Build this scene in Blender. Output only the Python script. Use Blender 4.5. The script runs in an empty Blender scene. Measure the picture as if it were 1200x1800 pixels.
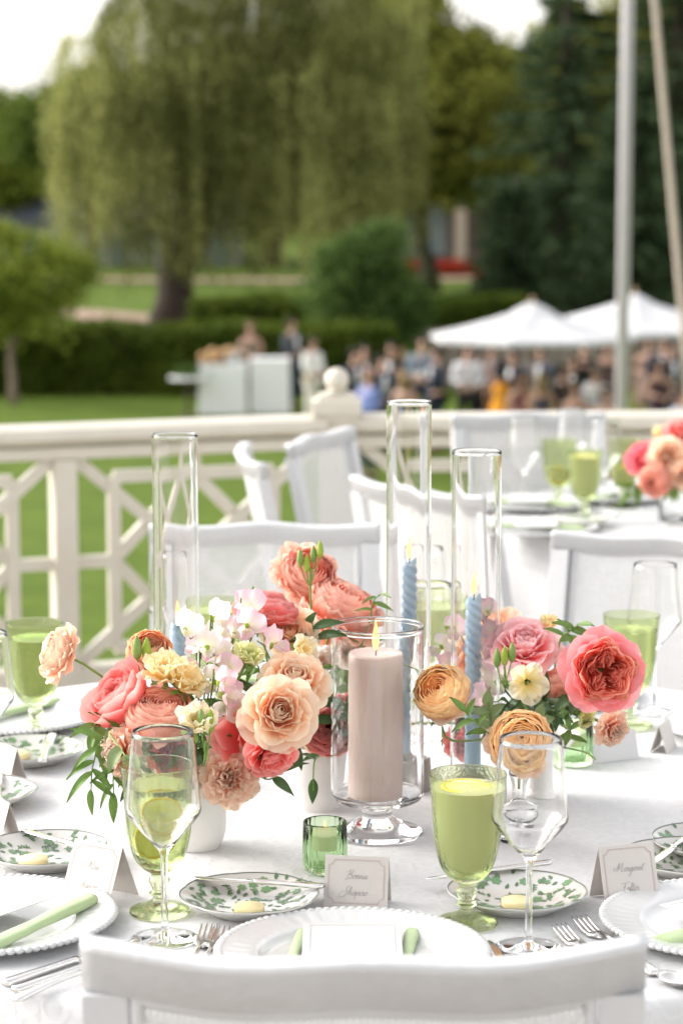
import bpy, math, random
import numpy as np
from mathutils import Vector, Matrix, Euler

# ------------------------------------------------------------------ camera, sky, sun, exposure
S = bpy.context.scene
COL = S.collection
PI = math.pi
R_ = math.radians
CAM_Z, PITCH, FPX = 1.63, R_(8.0), 4250.0
cam_d = bpy.data.cameras.new('camera')
cam_d.sensor_fit = 'VERTICAL'; cam_d.sensor_height = 36; cam_d.sensor_width = 24
cam_d.lens = 85; cam_d.clip_start = .05; cam_d.clip_end = 3000
cam_d.dof.use_dof = True; cam_d.dof.focus_distance = 3.02; cam_d.dof.aperture_fstop = 4.9
cam = bpy.data.objects.new('camera', cam_d); COL.objects.link(cam)
cam.location = (0, 0, CAM_Z); cam.rotation_euler = (PI/2 - PITCH, 0, 0)
S.camera = cam

SUN_EL, SUN_AZ = R_(30), R_(-70)      # azimuth measured from +Y towards +X
world = bpy.data.worlds.new('World'); S.world = world; world.use_nodes = True
wn, wl = world.node_tree.nodes, world.node_tree.links
sky = wn.new('ShaderNodeTexSky'); sky.sky_type = 'NISHITA'; sky.sun_disc = False
sky.sun_elevation = SUN_EL; sky.sun_rotation = SUN_AZ; sky.air_density = 1.2; sky.dust_density = 3.0; sky.ozone_density = 1.0
hs = wn.new('ShaderNodeHueSaturation'); hs.inputs['Saturation'].default_value = .16
tint = wn.new('ShaderNodeMix'); tint.data_type = 'RGBA'; tint.blend_type = 'MULTIPLY'
tint.inputs[0].default_value = 1; tint.inputs[7].default_value = (1.0, .98, .968, 1)
wl.new(sky.outputs[0], hs.inputs['Color']); wl.new(hs.outputs[0], tint.inputs[6])
bg = wn['Background']; wl.new(tint.outputs[2], bg.inputs[0]); bg.inputs[1].default_value = .15
sun_d = bpy.data.lights.new('sun', 'SUN'); sun_d.energy = .5; sun_d.angle = R_(50); sun_d.color = (1, .96, .91)
sun = bpy.data.objects.new('sun', sun_d); COL.objects.link(sun)
sdir = Vector((math.sin(SUN_AZ)*math.cos(SUN_EL), math.cos(SUN_AZ)*math.cos(SUN_EL), math.sin(SUN_EL)))
sun.rotation_euler = sdir.to_track_quat('Z', 'Y').to_euler()
S.view_settings.view_transform = 'Standard'; S.view_settings.look = 'None'
S.view_settings.gamma = 1; S.view_settings.use_curve_mapping = False
S.view_settings.exposure = 1.56
cy = S.cycles
cy.max_bounces = 14; cy.transmission_bounces = 14; cy.transparent_max_bounces = 24; cy.diffuse_bounces = 6; cy.glossy_bounces = 5
cy.caustics_refractive = True; cy.caustics_reflective = False; cy.sample_clamp_indirect = 6; cy.blur_glossy = .5
cy.use_denoising = True

# ------------------------------------------------------------------ helpers
rng = random.Random(7)
nrg = np.random.RandomState(11)

def ray(px, py):
    x = (px - 600)/FPX; y = -(py - 900)/FPX
    c, s = math.cos(PITCH), math.sin(PITCH)
    return Vector((x, c + y*s, -s + y*c))
def at_y(px, py, Y):
    d = ray(px, py); return Vector((0, 0, CAM_Z)) + d*(Y/d.y)
def at_z(px, py, z):
    d = ray(px, py); return Vector((0, 0, CAM_Z)) + d*((z - CAM_Z)/d.z)

def nt(name):
    m = bpy.data.materials.new(name); m.use_nodes = True
    return m, m.node_tree.nodes, m.node_tree.links, m.node_tree.nodes['Principled BSDF']
def c4(c): return (c[0], c[1], c[2], 1)
def mat(name, c, rough=.6, c2=None, ns=8.0, bump=0, bs=60.0, metal=0, sss=0, spec=.5, sheen=0, coat=0):
    m, n, l, p = nt(name)
    p.inputs['Base Color'].default_value = c4(c); p.inputs['Roughness'].default_value = rough
    p.inputs['Metallic'].default_value = metal; p.inputs['Specular IOR Level'].default_value = spec
    if sheen: p.inputs['Sheen Weight'].default_value = sheen
    if coat: p.inputs['Coat Weight'].default_value = coat; p.inputs['Coat Roughness'].default_value = .08
    if sss:
        p.inputs['Subsurface Weight'].default_value = sss; p.inputs['Subsurface Radius'].default_value = (.02, .012, .008)
        p.inputs['Subsurface Scale'].default_value = .6
    tc = n.new('ShaderNodeTexCoord')
    if c2:
        t = n.new('ShaderNodeTexNoise'); t.inputs['Scale'].default_value = ns; t.inputs['Detail'].default_value = 5
        t.inputs['Roughness'].default_value = .62
        r = n.new('ShaderNodeValToRGB'); r.color_ramp.elements[0].position = .35; r.color_ramp.elements[1].position = .68
        r.color_ramp.elements[0].color = c4(c); r.color_ramp.elements[1].color = c4(c2)
        l.new(tc.outputs['Object'], t.inputs['Vector']); l.new(t.outputs['Fac'], r.inputs[0]); l.new(r.outputs[0], p.inputs['Base Color'])
    if bump:
        t = n.new('ShaderNodeTexNoise'); t.inputs['Scale'].default_value = bs; t.inputs['Detail'].default_value = 4
        b = n.new('ShaderNodeBump'); b.inputs['Strength'].default_value = bump; b.inputs['Distance'].default_value = .01
        l.new(tc.outputs['Object'], t.inputs['Vector']); l.new(t.outputs['Fac'], b.inputs['Height']); l.new(b.outputs[0], p.inputs['Normal'])
    return m
def glassmat(name, c=(1, 1, 1), rough=0.0, ior=1.5, bs=0, bst=0):
    m, n, l, p = nt(name); n.remove(p)
    g = n.new('ShaderNodeBsdfGlass'); g.inputs['Color'].default_value = c4(c); g.inputs['Roughness'].default_value = rough; g.inputs['IOR'].default_value = ior
    if bs:
        tc = n.new('ShaderNodeTexCoord'); t = n.new('ShaderNodeTexNoise'); t.inputs['Scale'].default_value = bs; t.inputs['Detail'].default_value = 2; l.new(tc.outputs['Object'], t.inputs['Vector'])
        b = n.new('ShaderNodeBump'); b.inputs['Strength'].default_value = bst; b.inputs['Distance'].default_value = .0015; l.new(t.outputs['Fac'], b.inputs['Height']); l.new(b.outputs[0], g.inputs['Normal'])
    l.new(g.outputs[0], n['Material Output'].inputs[0]); return m
def leafmat(name, ca, cb, trans=.35, rough=.5, ns=.6, island=True, spec=.35, orand=0):
    m, n, l, p = nt(name)
    tc = n.new('ShaderNodeTexCoord'); t = n.new('ShaderNodeTexNoise'); t.inputs['Scale'].default_value = ns; t.inputs['Detail'].default_value = 3
    l.new(tc.outputs['Object'], t.inputs['Vector'])
    g = n.new('ShaderNodeNewGeometry'); a = n.new('ShaderNodeMath'); a.operation = 'MULTIPLY_ADD'
    a.inputs[1].default_value = .45 if island else 0.0; l.new(g.outputs['Random Per Island'], a.inputs[0]); l.new(t.outputs['Fac'], a.inputs[2])
    r = n.new('ShaderNodeValToRGB'); r.color_ramp.elements[0].position = .42; r.color_ramp.elements[1].position = .95
    r.color_ramp.elements[0].color = c4(ca); r.color_ramp.elements[1].color = c4(cb)
    l.new(a.outputs[0], r.inputs[0]); l.new(r.outputs[0], p.inputs['Base Color'])
    if orand:
        oi = n.new('ShaderNodeObjectInfo'); a2 = n.new('ShaderNodeMath'); a2.operation = 'MULTIPLY_ADD'; a2.inputs[1].default_value = orand
        l.new(oi.outputs['Random'], a2.inputs[0]); l.new(a.outputs[0], a2.inputs[2])
        a3 = n.new('ShaderNodeMath'); a3.operation = 'SUBTRACT'; a3.inputs[1].default_value = orand*.55; l.new(a2.outputs[0], a3.inputs[0]); l.new(a3.outputs[0], r.inputs[0])
    p.inputs['Roughness'].default_value = rough; p.inputs['Specular IOR Level'].default_value = spec
    tr = n.new('ShaderNodeBsdfTranslucent'); l.new(r.outputs[0], tr.inputs['Color'])
    mx = n.new('ShaderNodeMixShader'); mx.inputs[0].default_value = trans
    l.new(p.outputs[0], mx.inputs[1]); l.new(tr.outputs[0], mx.inputs[2]); l.new(mx.outputs[0], n['Material Output'].inputs[0])
    return m
def petalmat(name, base, mid, tip, trans=.56, vein=.1, mp=.6):
    m, n, l, p = nt(name)
    uv = n.new('ShaderNodeUVMap'); sp = n.new('ShaderNodeSeparateXYZ'); l.new(uv.outputs[0], sp.inputs[0])
    r = n.new('ShaderNodeValToRGB'); e = r.color_ramp.elements
    e[0].position = .12; e[0].color = c4(base); e[1].position = .97 if mp < .7 else 1.0; e[1].color = c4(tip)
    x = e.new(mp); x.color = c4(mid)
    tc = n.new('ShaderNodeTexCoord')
    mp = n.new('ShaderNodeMapping'); mp.inputs['Scale'].default_value = (26, 1.6, 1); l.new(uv.outputs[0], mp.inputs[0])
    w = n.new('ShaderNodeTexNoise'); w.inputs['Scale'].default_value = 1.5; w.inputs['Detail'].default_value = 2; l.new(mp.outputs[0], w.inputs['Vector'])
    big = n.new('ShaderNodeTexNoise'); big.inputs['Scale'].default_value = 55; l.new(tc.outputs['Object'], big.inputs['Vector'])
    ad = n.new('ShaderNodeMath'); ad.operation = 'MULTIPLY_ADD'; ad.inputs[1].default_value = .3; l.new(big.outputs['Fac'], ad.inputs[0])
    sb = n.new('ShaderNodeMath'); sb.operation = 'ADD'; sb.inputs[1].default_value = -.15; l.new(sp.outputs[1], sb.inputs[0]); l.new(sb.outputs[0], ad.inputs[2])
    l.new(ad.outputs[0], r.inputs[0])
    hsv = n.new('ShaderNodeHueSaturation'); l.new(r.outputs[0], hsv.inputs['Color'])
    oi = n.new('ShaderNodeObjectInfo')
    m1 = n.new('ShaderNodeMapRange'); m1.inputs[3].default_value = .88; m1.inputs[4].default_value = 1.08; l.new(oi.outputs['Random'], m1.inputs[0])
    m2 = n.new('ShaderNodeMath'); m2.operation = 'MULTIPLY_ADD'; m2.inputs[1].default_value = -vein*2; m2.inputs[2].default_value = 1+vein
    l.new(w.outputs['Fac'], m2.inputs[0]); m3 = n.new('ShaderNodeMath'); m3.operation = 'MULTIPLY'
    l.new(m1.outputs[0], m3.inputs[0]); l.new(m2.outputs[0], m3.inputs[1]); l.new(m3.outputs[0], hsv.inputs['Value'])
    l.new(hsv.outputs[0], p.inputs['Base Color']); p.inputs['Roughness'].default_value = .55; p.inputs['Specular IOR Level'].default_value = .22
    p.inputs['Sheen Weight'].default_value = .15
    b = n.new('ShaderNodeBump'); b.inputs['Strength'].default_value = .25; b.inputs['Distance'].default_value = .0012
    l.new(w.outputs['Fac'], b.inputs['Height']); l.new(b.outputs[0], p.inputs['Normal'])
    tr = n.new('ShaderNodeBsdfTranslucent'); l.new(hsv.outputs[0], tr.inputs['Color'])
    mx = n.new('ShaderNodeMixShader'); mx.inputs[0].default_value = trans
    l.new(p.outputs[0], mx.inputs[1]); l.new(tr.outputs[0], mx.inputs[2]); l.new(mx.outputs[0], n['Material Output'].inputs[0])
    return m
def emit(name, c, s):
    m, n, l, p = nt(name); n.remove(p); e = n.new('ShaderNodeEmission'); e.inputs[0].default_value = c4(c); e.inputs[1].default_value = s
    l.new(e.outputs[0], n['Material Output'].inputs[0]); return m

def thing(name, label, cat, loc=(0, 0, 0), rotz=0, group=None, rot=None):
    o = bpy.data.objects.new(name, None); COL.objects.link(o); o.empty_display_size = .05
    o.location = loc
    if rot is not None: o.rotation_euler = rot
    else: o.rotation_euler = (0, 0, rotz)
    o['label'] = label; o['category'] = cat
    if group: o['group'] = group
    return o
def tag(o, label=None, cat=None, group=None, kind=None):
    if label: o['label'] = label
    if cat: o['category'] = cat
    if group: o['group'] = group
    if kind: o['kind'] = kind
    return o
def inst(name, me, parent=None, loc=(0, 0, 0), rot=(0, 0, 0), sc=1, m=None):
    o = bpy.data.objects.new(name, me); COL.objects.link(o); o.parent = parent
    o.location = loc; o.rotation_euler = rot
    o.scale = (sc, sc, sc) if not hasattr(sc, '__len__') else sc
    if m is not None:
        o.material_slots[0].link = 'OBJECT'; o.material_slots[0].material = m
    return o
def children_of(o): return [c for c in COL.objects if c.parent == o]
KIDS = {}
def dup(root, kids, loc, rotz=None, label=None, sc=None):
    """copy of a thing; kids = [(child,[grandchildren])]"""
    r = root.copy(); COL.objects.link(r); r.location = loc
    if rotz is not None: r.rotation_euler = (0, 0, rotz)
    if label: r['label'] = label
    if sc: r.scale = (sc, sc, sc)
    for ch, gs in kids:
        c = ch.copy(); COL.objects.link(c); c.parent = r
        for g in gs:
            d = g.copy(); COL.objects.link(d); d.parent = c
    return r

class MB:
    def __init__(s): s.v = []; s.f = []; s.uv = {}
    def add(s, vs, fs):
        o = len(s.v); s.v += [tuple(x) for x in vs]; s.f += [tuple(i + o for i in f) for f in fs]
    def box(s, c, d, M=None):
        x, y, z = d[0]/2, d[1]/2, d[2]/2
        vs = [Vector((a*x, b*y, e*z)) for a in (-1, 1) for b in (-1, 1) for e in (-1, 1)]
        if M is not None: vs = [M @ v for v in vs]
        vs = [v + Vector(c) for v in vs]
        s.add(vs, [(0, 1, 3, 2), (4, 6, 7, 5), (0, 4, 5, 1), (2, 3, 7, 6), (0, 2, 6, 4), (1, 5, 7, 3)]); return s
    def bar(s, p, q, w, h, up=(0, 0, 1)):
        p, q = Vector(p), Vector(q); d = (q - p); L = d.length; d.normalize(); up = Vector(up)
        if abs(d.dot(up)) > .98: up = Vector((0, 1, 0))
        a = d.cross(up).normalized(); b = a.cross(d)
        M = Matrix((a, d, b)).transposed()
        return s.box((p + q)/2, (w, L, h), M)
    def tube(s, pts, rad, n=8, cap=True):
        pts = [Vector(p) for p in pts]
        if not hasattr(rad, '__len__'): rad = [rad]*len(pts)
        o = len(s.v); prev = None
        for i, p in enumerate(pts):
            d = (pts[min(i+1, len(pts)-1)] - pts[max(i-1, 0)]).normalized()
            if prev is None:
                prev = d.orthogonal().normalized()
            a = (prev - d*prev.dot(d)).normalized(); prev = a; b = d.cross(a)
            for k in range(n):
                t = 2*PI*k/n; s.v.append(tuple(p + (a*math.cos(t) + b*math.sin(t))*rad[i]))
        for i in range(len(pts)-1):
            for k in range(n):
                k2 = (k+1) % n; s.f.append((o+i*n+k, o+i*n+k2, o+(i+1)*n+k2, o+(i+1)*n+k))
        if cap:
            s.f.append(tuple(o+k for k in reversed(range(n)))); s.f.append(tuple(o+(len(pts)-1)*n+k for k in range(n)))
        return s
    def lathe(s, prof, n=32, fn=None, c=(0, 0, 0)):
        o = len(s.v); rings = []
        for i, (r, z) in enumerate(prof):
            if r < 1e-6:
                rings.append([len(s.v)]); s.v.append((c[0], c[1], c[2]+z)); continue
            ring = []
            for k in range(n):
                t = 2*PI*k/n; rr, zz = (r, z) if fn is None else fn(r, z, t, i)
                ring.append(len(s.v)); s.v.append((c[0]+rr*math.cos(t), c[1]+rr*math.sin(t), c[2]+zz))
            rings.append(ring)
        for a, b in zip(rings, rings[1:]):
            if len(a) == 1 and len(b) == 1: continue
            for k in range(n):
                k2 = (k+1) % n
                if len(a) == 1: s.f.append((a[0], b[k2], b[k]))
                elif len(b) == 1: s.f.append((a[k], a[k2], b[0]))
                else: s.f.append((a[k], a[k2], b[k2], b[k]))
        return s
    def grid(s, fn, nu, nv, uv=True):
        o = len(s.v)
        for j in range(nv+1):
            for i in range(nu+1):
                u, v = i/nu, j/nv; s.uv[len(s.v)] = (u, v); s.v.append(tuple(fn(u, v)))
        for j in range(nv):
            for i in range(nu):
                a = o + j*(nu+1) + i; s.f.append((a, a+1, a+nu+2, a+nu+1))
        return s
    def mesh(s, name, m=None, smooth=True):
        me = bpy.data.meshes.new(name); me.from_pydata(s.v, [], s.f)
        if m: me.materials.append(m)
        if smooth: me.polygons.foreach_set('use_smooth', [True]*len(me.polygons))
        if s.uv:
            l = me.uv_layers.new(name='UVMap'); idx = np.empty(len(me.loops), dtype=np.int32); me.loops.foreach_get('vertex_index', idx)
            uvs = np.array([s.uv.get(i, (0, 0)) for i in range(len(s.v))], dtype=np.float32)[idx]
            l.data.foreach_set('uv', uvs.ravel())
        me.update(); return me
    def build(s, name, m, parent=None, smooth=False, loc=(0, 0, 0), bevel=0, sharp=None):
        o = inst(name, s.mesh(name, m, smooth), parent, loc)
        if bevel:
            b = o.modifiers.new('b', 'BEVEL'); b.width = bevel; b.segments = 2; b.limit_method = 'ANGLE'; b.angle_limit = R_(40)
        if sharp: o.data.set_sharp_from_angle(angle=R_(sharp))
        return o

def np_quads(name, V, m, parent=None, smooth=False):
    """V: (n,4,3) array of quads -> one mesh object"""
    n = len(V); me = bpy.data.meshes.new(name)
    me.vertices.add(n*4); me.vertices.foreach_set('co', V.reshape(-1).astype(np.float32))
    me.loops.add(n*4); me.loops.foreach_set('vertex_index', np.arange(n*4, dtype=np.int32))
    me.polygons.add(n); me.polygons.foreach_set('loop_start', np.arange(0, n*4, 4, dtype=np.int32))
    me.materials.append(m); me.update(calc_edges=True)
    return inst(name, me, parent)
def leaf_quads(P, L, W, D=None, jit=1.0, rs=None):
    """rhombic leaves at P (n,3); D preferred long direction"""
    rs = rs or nrg; n = len(P)
    d = rs.normal(size=(n, 3))
    if D is not None: d = D + d*jit*.35
    d /= np.linalg.norm(d, axis=1)[:, None] + 1e-9
    q = rs.normal(size=(n, 3)); s = np.cross(d, q); s /= np.linalg.norm(s, axis=1)[:, None] + 1e-9
    f = rs.uniform(.65, 1.3, size=(n, 1)); Lf = L*f; Wf = W*f
    return np.stack([P, P + d*Lf*.45 + s*Wf*.5, P + d*Lf, P + d*Lf*.45 - s*Wf*.5], axis=1)

def bez(p0, p1, p2, p3, n=10):
    p0, p1, p2, p3 = map(Vector, (p0, p1, p2, p3)); out = []
    for i in range(n+1):
        t = i/n; s = 1-t; out.append(p0*s**3 + p1*3*s*s*t + p2*3*s*t*t + p3*t**3)
    return out
def catmull(pts, k=6):
    P = [Vector(p) for p in pts]; P = [P[0]*2-P[1]] + P + [P[-1]*2-P[-2]]; out = []
    for i in range(1, len(P)-2):
        for j in range(k):
            t = j/k; a, b, c, d = P[i-1], P[i], P[i+1], P[i+2]
            out.append(.5*((2*b) + (c-a)*t + (2*a-5*b+4*c-d)*t*t + (3*b-a-3*c+d)*t**3))
    out.append(P[-2]); return out

# ------------------------------------------------------------------ materials
M = {}
M['lawn'] = mat('lawn_grass', (.072, .115, .014), .95, (.11, .16, .022), 1.3, bump=.6, bs=40, spec=.1)
M['lawn_far'] = mat('upper_lawn_grass', (.10, .14, .016), .95, (.15, .19, .03), .5, bump=.5, bs=20)
M['path'] = mat('brick_path', (.30, .19, .14), .9, (.38, .25, .19), 3)
M['deck'] = mat('deck_stone', (.36, .33, .30), .8, (.42, .39, .36), 5, bump=.2)
M['rail'] = mat('cream_paint', (.61, .57, .48), .5, (.57, .525, .44), 9, bump=.08, bs=30)
M['chair'] = mat('white_chair_paint', (.60, .605, .61), .5, (.555, .555, .56), 14, bump=.15, bs=90)
M['cane'] = mat('white_cane', (.68, .68, .67), .6, (.63, .625, .615), 60)
M['seat'] = mat('seat_linen', (.74, .72, .69), .9, (.70, .68, .65), 40, bump=.2, bs=400)
M['porcelain'] = mat('white_porcelain', (.62, .62, .615), .18, coat=.4)
M['cream_china'] = mat('cream_china', (.62, .605, .575), .2, coat=.35)
M['pot'] = mat('white_pot_glaze', (.80, .77, .74), .3, (.84, .82, .79), 14, coat=.3, bump=.05, bs=30)
M['print_dark'] = mat('print_dark_green', (.10, .185, .09), .35)
M['print_mid'] = mat('print_mid_green', (.17, .30, .15), .35)
M['print_line'] = mat('print_rim_line', (.17, .18, .15), .35)
M['silver'] = mat('silver', (.80, .78, .75), .14, metal=1)
M['butter'] = mat('butter', (.88, .74, .42), .45, sss=.3)
M['card'] = mat('card_stock', (.62, .575, .54), .85, (.64, .595, .56), 200)
M['card_white'] = mat('menu_paper', (.63, .625, .62), .85)
M['card_line'] = mat('card_mauve_ink', (.50, .38, .38), .8)
M['ink'] = mat('grey_ink', (.36, .33, .33), .8)
M['napkin'] = mat('sage_napkin', (.48, .60, .32), .9, (.42, .54, .28), 20, bump=.3, bs=500, sheen=.3)
M['glass'] = glassmat('clear_glass', (1, 1, 1), 0, 1.45)
M['green_glass'] = glassmat('green_glass', (.895, .93, .79), .07, 1.3, 240, .35)
M['votive_glass'] = glassmat('votive_green_glass', (.88, .965, .83), .02, 1.4)
M['wax_pillar'] = mat('mauve_wax', (.74, .585, .52), .38, (.69, .54, .48), 12, sss=.35)
M['wax_blue'] = mat('blue_wax', (.40, .57, .70), .42, (.45, .62, .75), 20, sss=.3)
M['wax_tea'] = mat('tealight_wax', (.86, .80, .66), .5, sss=.3)
M['wick'] = mat('wick', (.02, .015, .012), .9)
M['stone_base'] = mat('grey_stoneware', (.34, .31, .285), .6, (.40, .37, .34), 40)
M['lemon_rind'] = mat('lemon_rind', (.90, .66, .03), .4)
M['lemon_flesh'] = mat('lemon_flesh', (.88, .82, .34), .35, (.82, .72, .2), 90)
M['stem'] = mat('flower_stem', (.20, .32, .07), .5, (.16, .26, .05), 30)
M['sprig_dark'] = leafmat('dark_leaf', (.05, .11, .03), (.12, .20, .06), .22, .38, 20, False, .5)
M['sprig_mid'] = leafmat('mid_leaf', (.13, .23, .05), (.24, .36, .10), .25, .45, 20, False)
M['sprig_pale'] = leafmat('pale_leaf', (.22, .30, .13), (.32, .40, .20), .25, .5, 20, False)
M['bud'] = leafmat('bud_green', (.38, .50, .07), (.62, .68, .18), .35, .5, 60, False)
M['stamen'] = mat('dark_stamen', (.06, .04, .015), .7)
M['flag'] = mat('flagpole_paint', (.48, .45, .47), .45)
M['spar'] = mat('tan_rope', (.50, .42, .35), .8)
M['canvas'] = mat('umbrella_canvas', (.52, .52, .53), .85)
M['wood'] = mat('light_wood', (.38, .24, .14), .6)
M['bar_cloth'] = mat('bar_linen', (.80, .80, .80), .9)
M['skin'] = mat('skin_light', (.48, .28, .20), .55, sss=.1); M['skin2'] = mat('skin_dark', (.22, .11, .07), .5)
M['bark'] = mat('bark', (.032, .022, .016), .95, (.055, .04, .03), 4, bump=.8, bs=6)
M['bark_pale'] = mat('young_bark', (.20, .15, .11), .9)
M['flame'] = emit('flame_glow', (1.0, .47, .14), 1.15)
M['flame_core'] = emit('flame_core', (1.0, .86, .62), 16)
FX = {}
def drinkmat(name, ca, tr):
    m, n, l, p = nt(name)
    p.inputs['Base Color'].default_value = c4(ca); p.inputs['Roughness'].default_value = .12; p.inputs['IOR'].default_value = 1.33
    p.inputs['Transmission Weight'].default_value = tr
    t = n.new('ShaderNodeBsdfTranslucent'); t.inputs[0].default_value = c4(ca); mx = n.new('ShaderNodeMixShader'); mx.inputs[0].default_value = .3
    l.new(p.outputs[0], mx.inputs[1]); l.new(t.outputs[0], mx.inputs[2]); l.new(mx.outputs[0], n['Material Output'].inputs[0]); return m
M['drink'] = drinkmat('cloudy_lemonade', (.86, .84, .69), .3)
M['drink_clear'] = glassmat('pale_lemonade', (.96, .97, .84), .0, 1.2)
# tablecloth: jacquard of overlapping rings in fine relief
def clothmat():
    m, n, l, p = nt('jacquard_cloth')
    tc = n.new('ShaderNodeTexCoord'); mp = n.new('ShaderNodeMapping'); l.new(tc.outputs['Object'], mp.inputs[0])
    mp.inputs['Scale'].default_value = (38, 38, 38)
    nz = n.new('ShaderNodeTexNoise'); nz.inputs['Scale'].default_value = .8; l.new(mp.outputs[0], nz.inputs['Vector'])
    ad = n.new('ShaderNodeMix'); ad.data_type = 'RGBA'; ad.blend_type = 'ADD'; ad.inputs[0].default_value = .5
    l.new(mp.outputs[0], ad.inputs[6]); l.new(nz.outputs['Color'], ad.inputs[7])
    vo = n.new('ShaderNodeTexVoronoi'); vo.feature = 'F1'; vo.inputs['Scale'].default_value = 1; vo.inputs['Randomness'].default_value = .45
    l.new(ad.outputs[2], vo.inputs['Vector'])
    w = n.new('ShaderNodeMath'); w.operation = 'SINE'; k = n.new('ShaderNodeMath'); k.operation = 'MULTIPLY'; k.inputs[1].default_value = 13
    l.new(vo.outputs['Distance'], k.inputs[0]); l.new(k.outputs[0], w.inputs[0])
    r = n.new('ShaderNodeValToRGB'); r.color_ramp.elements[0].position = .55; r.color_ramp.elements[1].position = .8
    r.color_ramp.elements[0].color = (.625, .625, .625, 1); r.color_ramp.elements[1].color = (.65, .65, .65, 1)
    l.new(w.outputs[0], r.inputs[0]); l.new(r.outputs[0], p.inputs['Base Color'])
    rr = n.new('ShaderNodeMapRange'); rr.inputs[3].default_value = .9; rr.inputs[4].default_value = .72; l.new(w.outputs[0], rr.inputs[0]); l.new(rr.outputs[0], p.inputs['Roughness'])
    b = n.new('ShaderNodeBump'); b.inputs['Strength'].default_value = .22; b.inputs['Distance'].default_value = .0012; l.new(w.outputs[0], b.inputs['Height'])
    t2 = n.new('ShaderNodeTexNoise'); t2.inputs['Scale'].default_value = 5; t2.inputs['Detail'].default_value = 3; l.new(tc.outputs['Object'], t2.inputs['Vector'])
    b2 = n.new('ShaderNodeBump'); b2.inputs['Strength'].default_value = .35; b2.inputs['Distance'].default_value = .02
    l.new(t2.outputs['Fac'], b2.inputs['Height']); l.new(b.outputs[0], b2.inputs['Normal']); l.new(b2.outputs[0], p.inputs['Normal'])
    p.inputs['Specular IOR Level'].default_value = .15
    return m
M['cloth'] = clothmat()

# ================================================================== GROUND
LZ = -3.1
def terr(x, y):
    if y < 53: return LZ
    t = min(1, (y-53)/3.5); z = LZ + .8*(t*t*(3-2*t))
    if y > 92: z += min((y-92)*.03, 6)
    return z
m = MB()
ys = [-60, 7.9, 20, 35, 45, 50, 53, 53.7, 54.5, 55.3, 56.5, 60, 66, 72, 80, 92, 100, 120, 160, 260, 500, 900]
xs = [-500, -120, -60, -30, -15, -6, 0, 6, 15, 30, 60, 120, 500]
m.add([(x, y, terr(x, y)) for y in ys for x in xs], [(j*13+i, j*13+i+1, (j+1)*13+i+1, (j+1)*13+i) for j in range(len(ys)-1) for i in range(12)])
lw = m.build('lawn', M['lawn'], smooth=True); tag(lw, kind='structure')
m = MB(); m.box((0, 1.0, -.1), (40, 13.4, .2)); m.box((0, 7.5, -1.66), (40, .3, 2.9))
tag(m.build('terrace_floor', M['deck']), kind='structure')
def strip(name, pts, w):
    P = catmull([(a, b, 0) for a, b in pts], 6); m = MB(); vs = []
    for i, p in enumerate(P):
        d = (P[min(i+1, len(P)-1)] - P[max(i-1, 0)]).normalized(); s = Vector((-d.y, d.x, 0))*w/2
        for q in (p - s, p + s): vs.append((q.x, q.y, terr(q.x, q.y)+.03))
    m.add(vs, [(2*i, 2*i+1, 2*i+3, 2*i+2) for i in range(len(P)-1)])
    tag(m.build(name, M['path']), kind='structure')
strip('brick_path', [(-26, 70), (-16, 70.5), (-8, 68.5), (-5, 63.5), (-3.2, 60.5), (1.5, 59), (6, 60)], 2.2)
strip('upper_path', [(-30, 91), (-6, 89), (-1, 88.5), (4, 90), (14, 92)], 3)

# ================================================================== TREES
M['lf_willow'] = leafmat('willow_leaf', (.07, .08, .018), (.46, .47, .165), .25, .7, .5, True, .08, .6)
M['lf_maple'] = leafmat('maple_leaf', (.06, .085, .012), (.36, .36, .075), .35, .7, .5, True, .08)
M['lf_dark'] = leafmat('dark_tree_leaf', (.034, .062, .009), (.125, .175, .03), .3, .7, .5, True, .08)
M['lf_yellow'] = leafmat('yellow_green_leaf', (.09, .14, .016), (.32, .36, .06), .4, .7, .6, True, .08)
M['lf_shrub'] = leafmat('shrub_leaf', (.042, .08, .017), (.135, .21, .058), .35, .7, .9, True, .08)
M['lf_conifer'] = leafmat('conifer_needles', (.015, .030, .013), (.095, .14, .065), .12, .7, .9, True, .06)
M['lf_hedge'] = leafmat('hedge_leaf', (.034, .062, .007), (.12, .16, .021), .25, .7, .8, True, .08)
M['dark_core'] = mat('hedge_core_green', (.025, .03, .012), .95)

def trunk(root, base, top, r0, r1, limbs, seed, bark='bark'):
    rs = random.Random(seed); b, t = Vector(base), Vector(top); m = MB()
    pts = [b.lerp(t, i/7) + Vector((rs.uniform(-1, 1), rs.uniform(-1, 1), 0))*r0*.35*(i > 0) for i in range(8)]
    rad = [r0*(1.35 if i == 0 else 1)*(1-i/7) + r1*(i/7) for i in range(8)]
    m.tube(pts, rad, 10)
    m.build('trunk', M[bark], root, smooth=True, loc=-Vector(root.location))
    for e in limbs:
        s = pts[rs.choice([4, 5, 6, 7])]; e = Vector(e); mid = s.lerp(e, .5) + Vector((0, 0, (e-s).length*.12))
        mm = MB(); mm.tube(bez(s, s.lerp(mid, .6), mid, e, 6), [r1*1.0*(1-.13*i) for i in range(7)], 6)
        mm.build('limb', M[bark], root, smooth=True, loc=-Vector(root.location))

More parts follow.
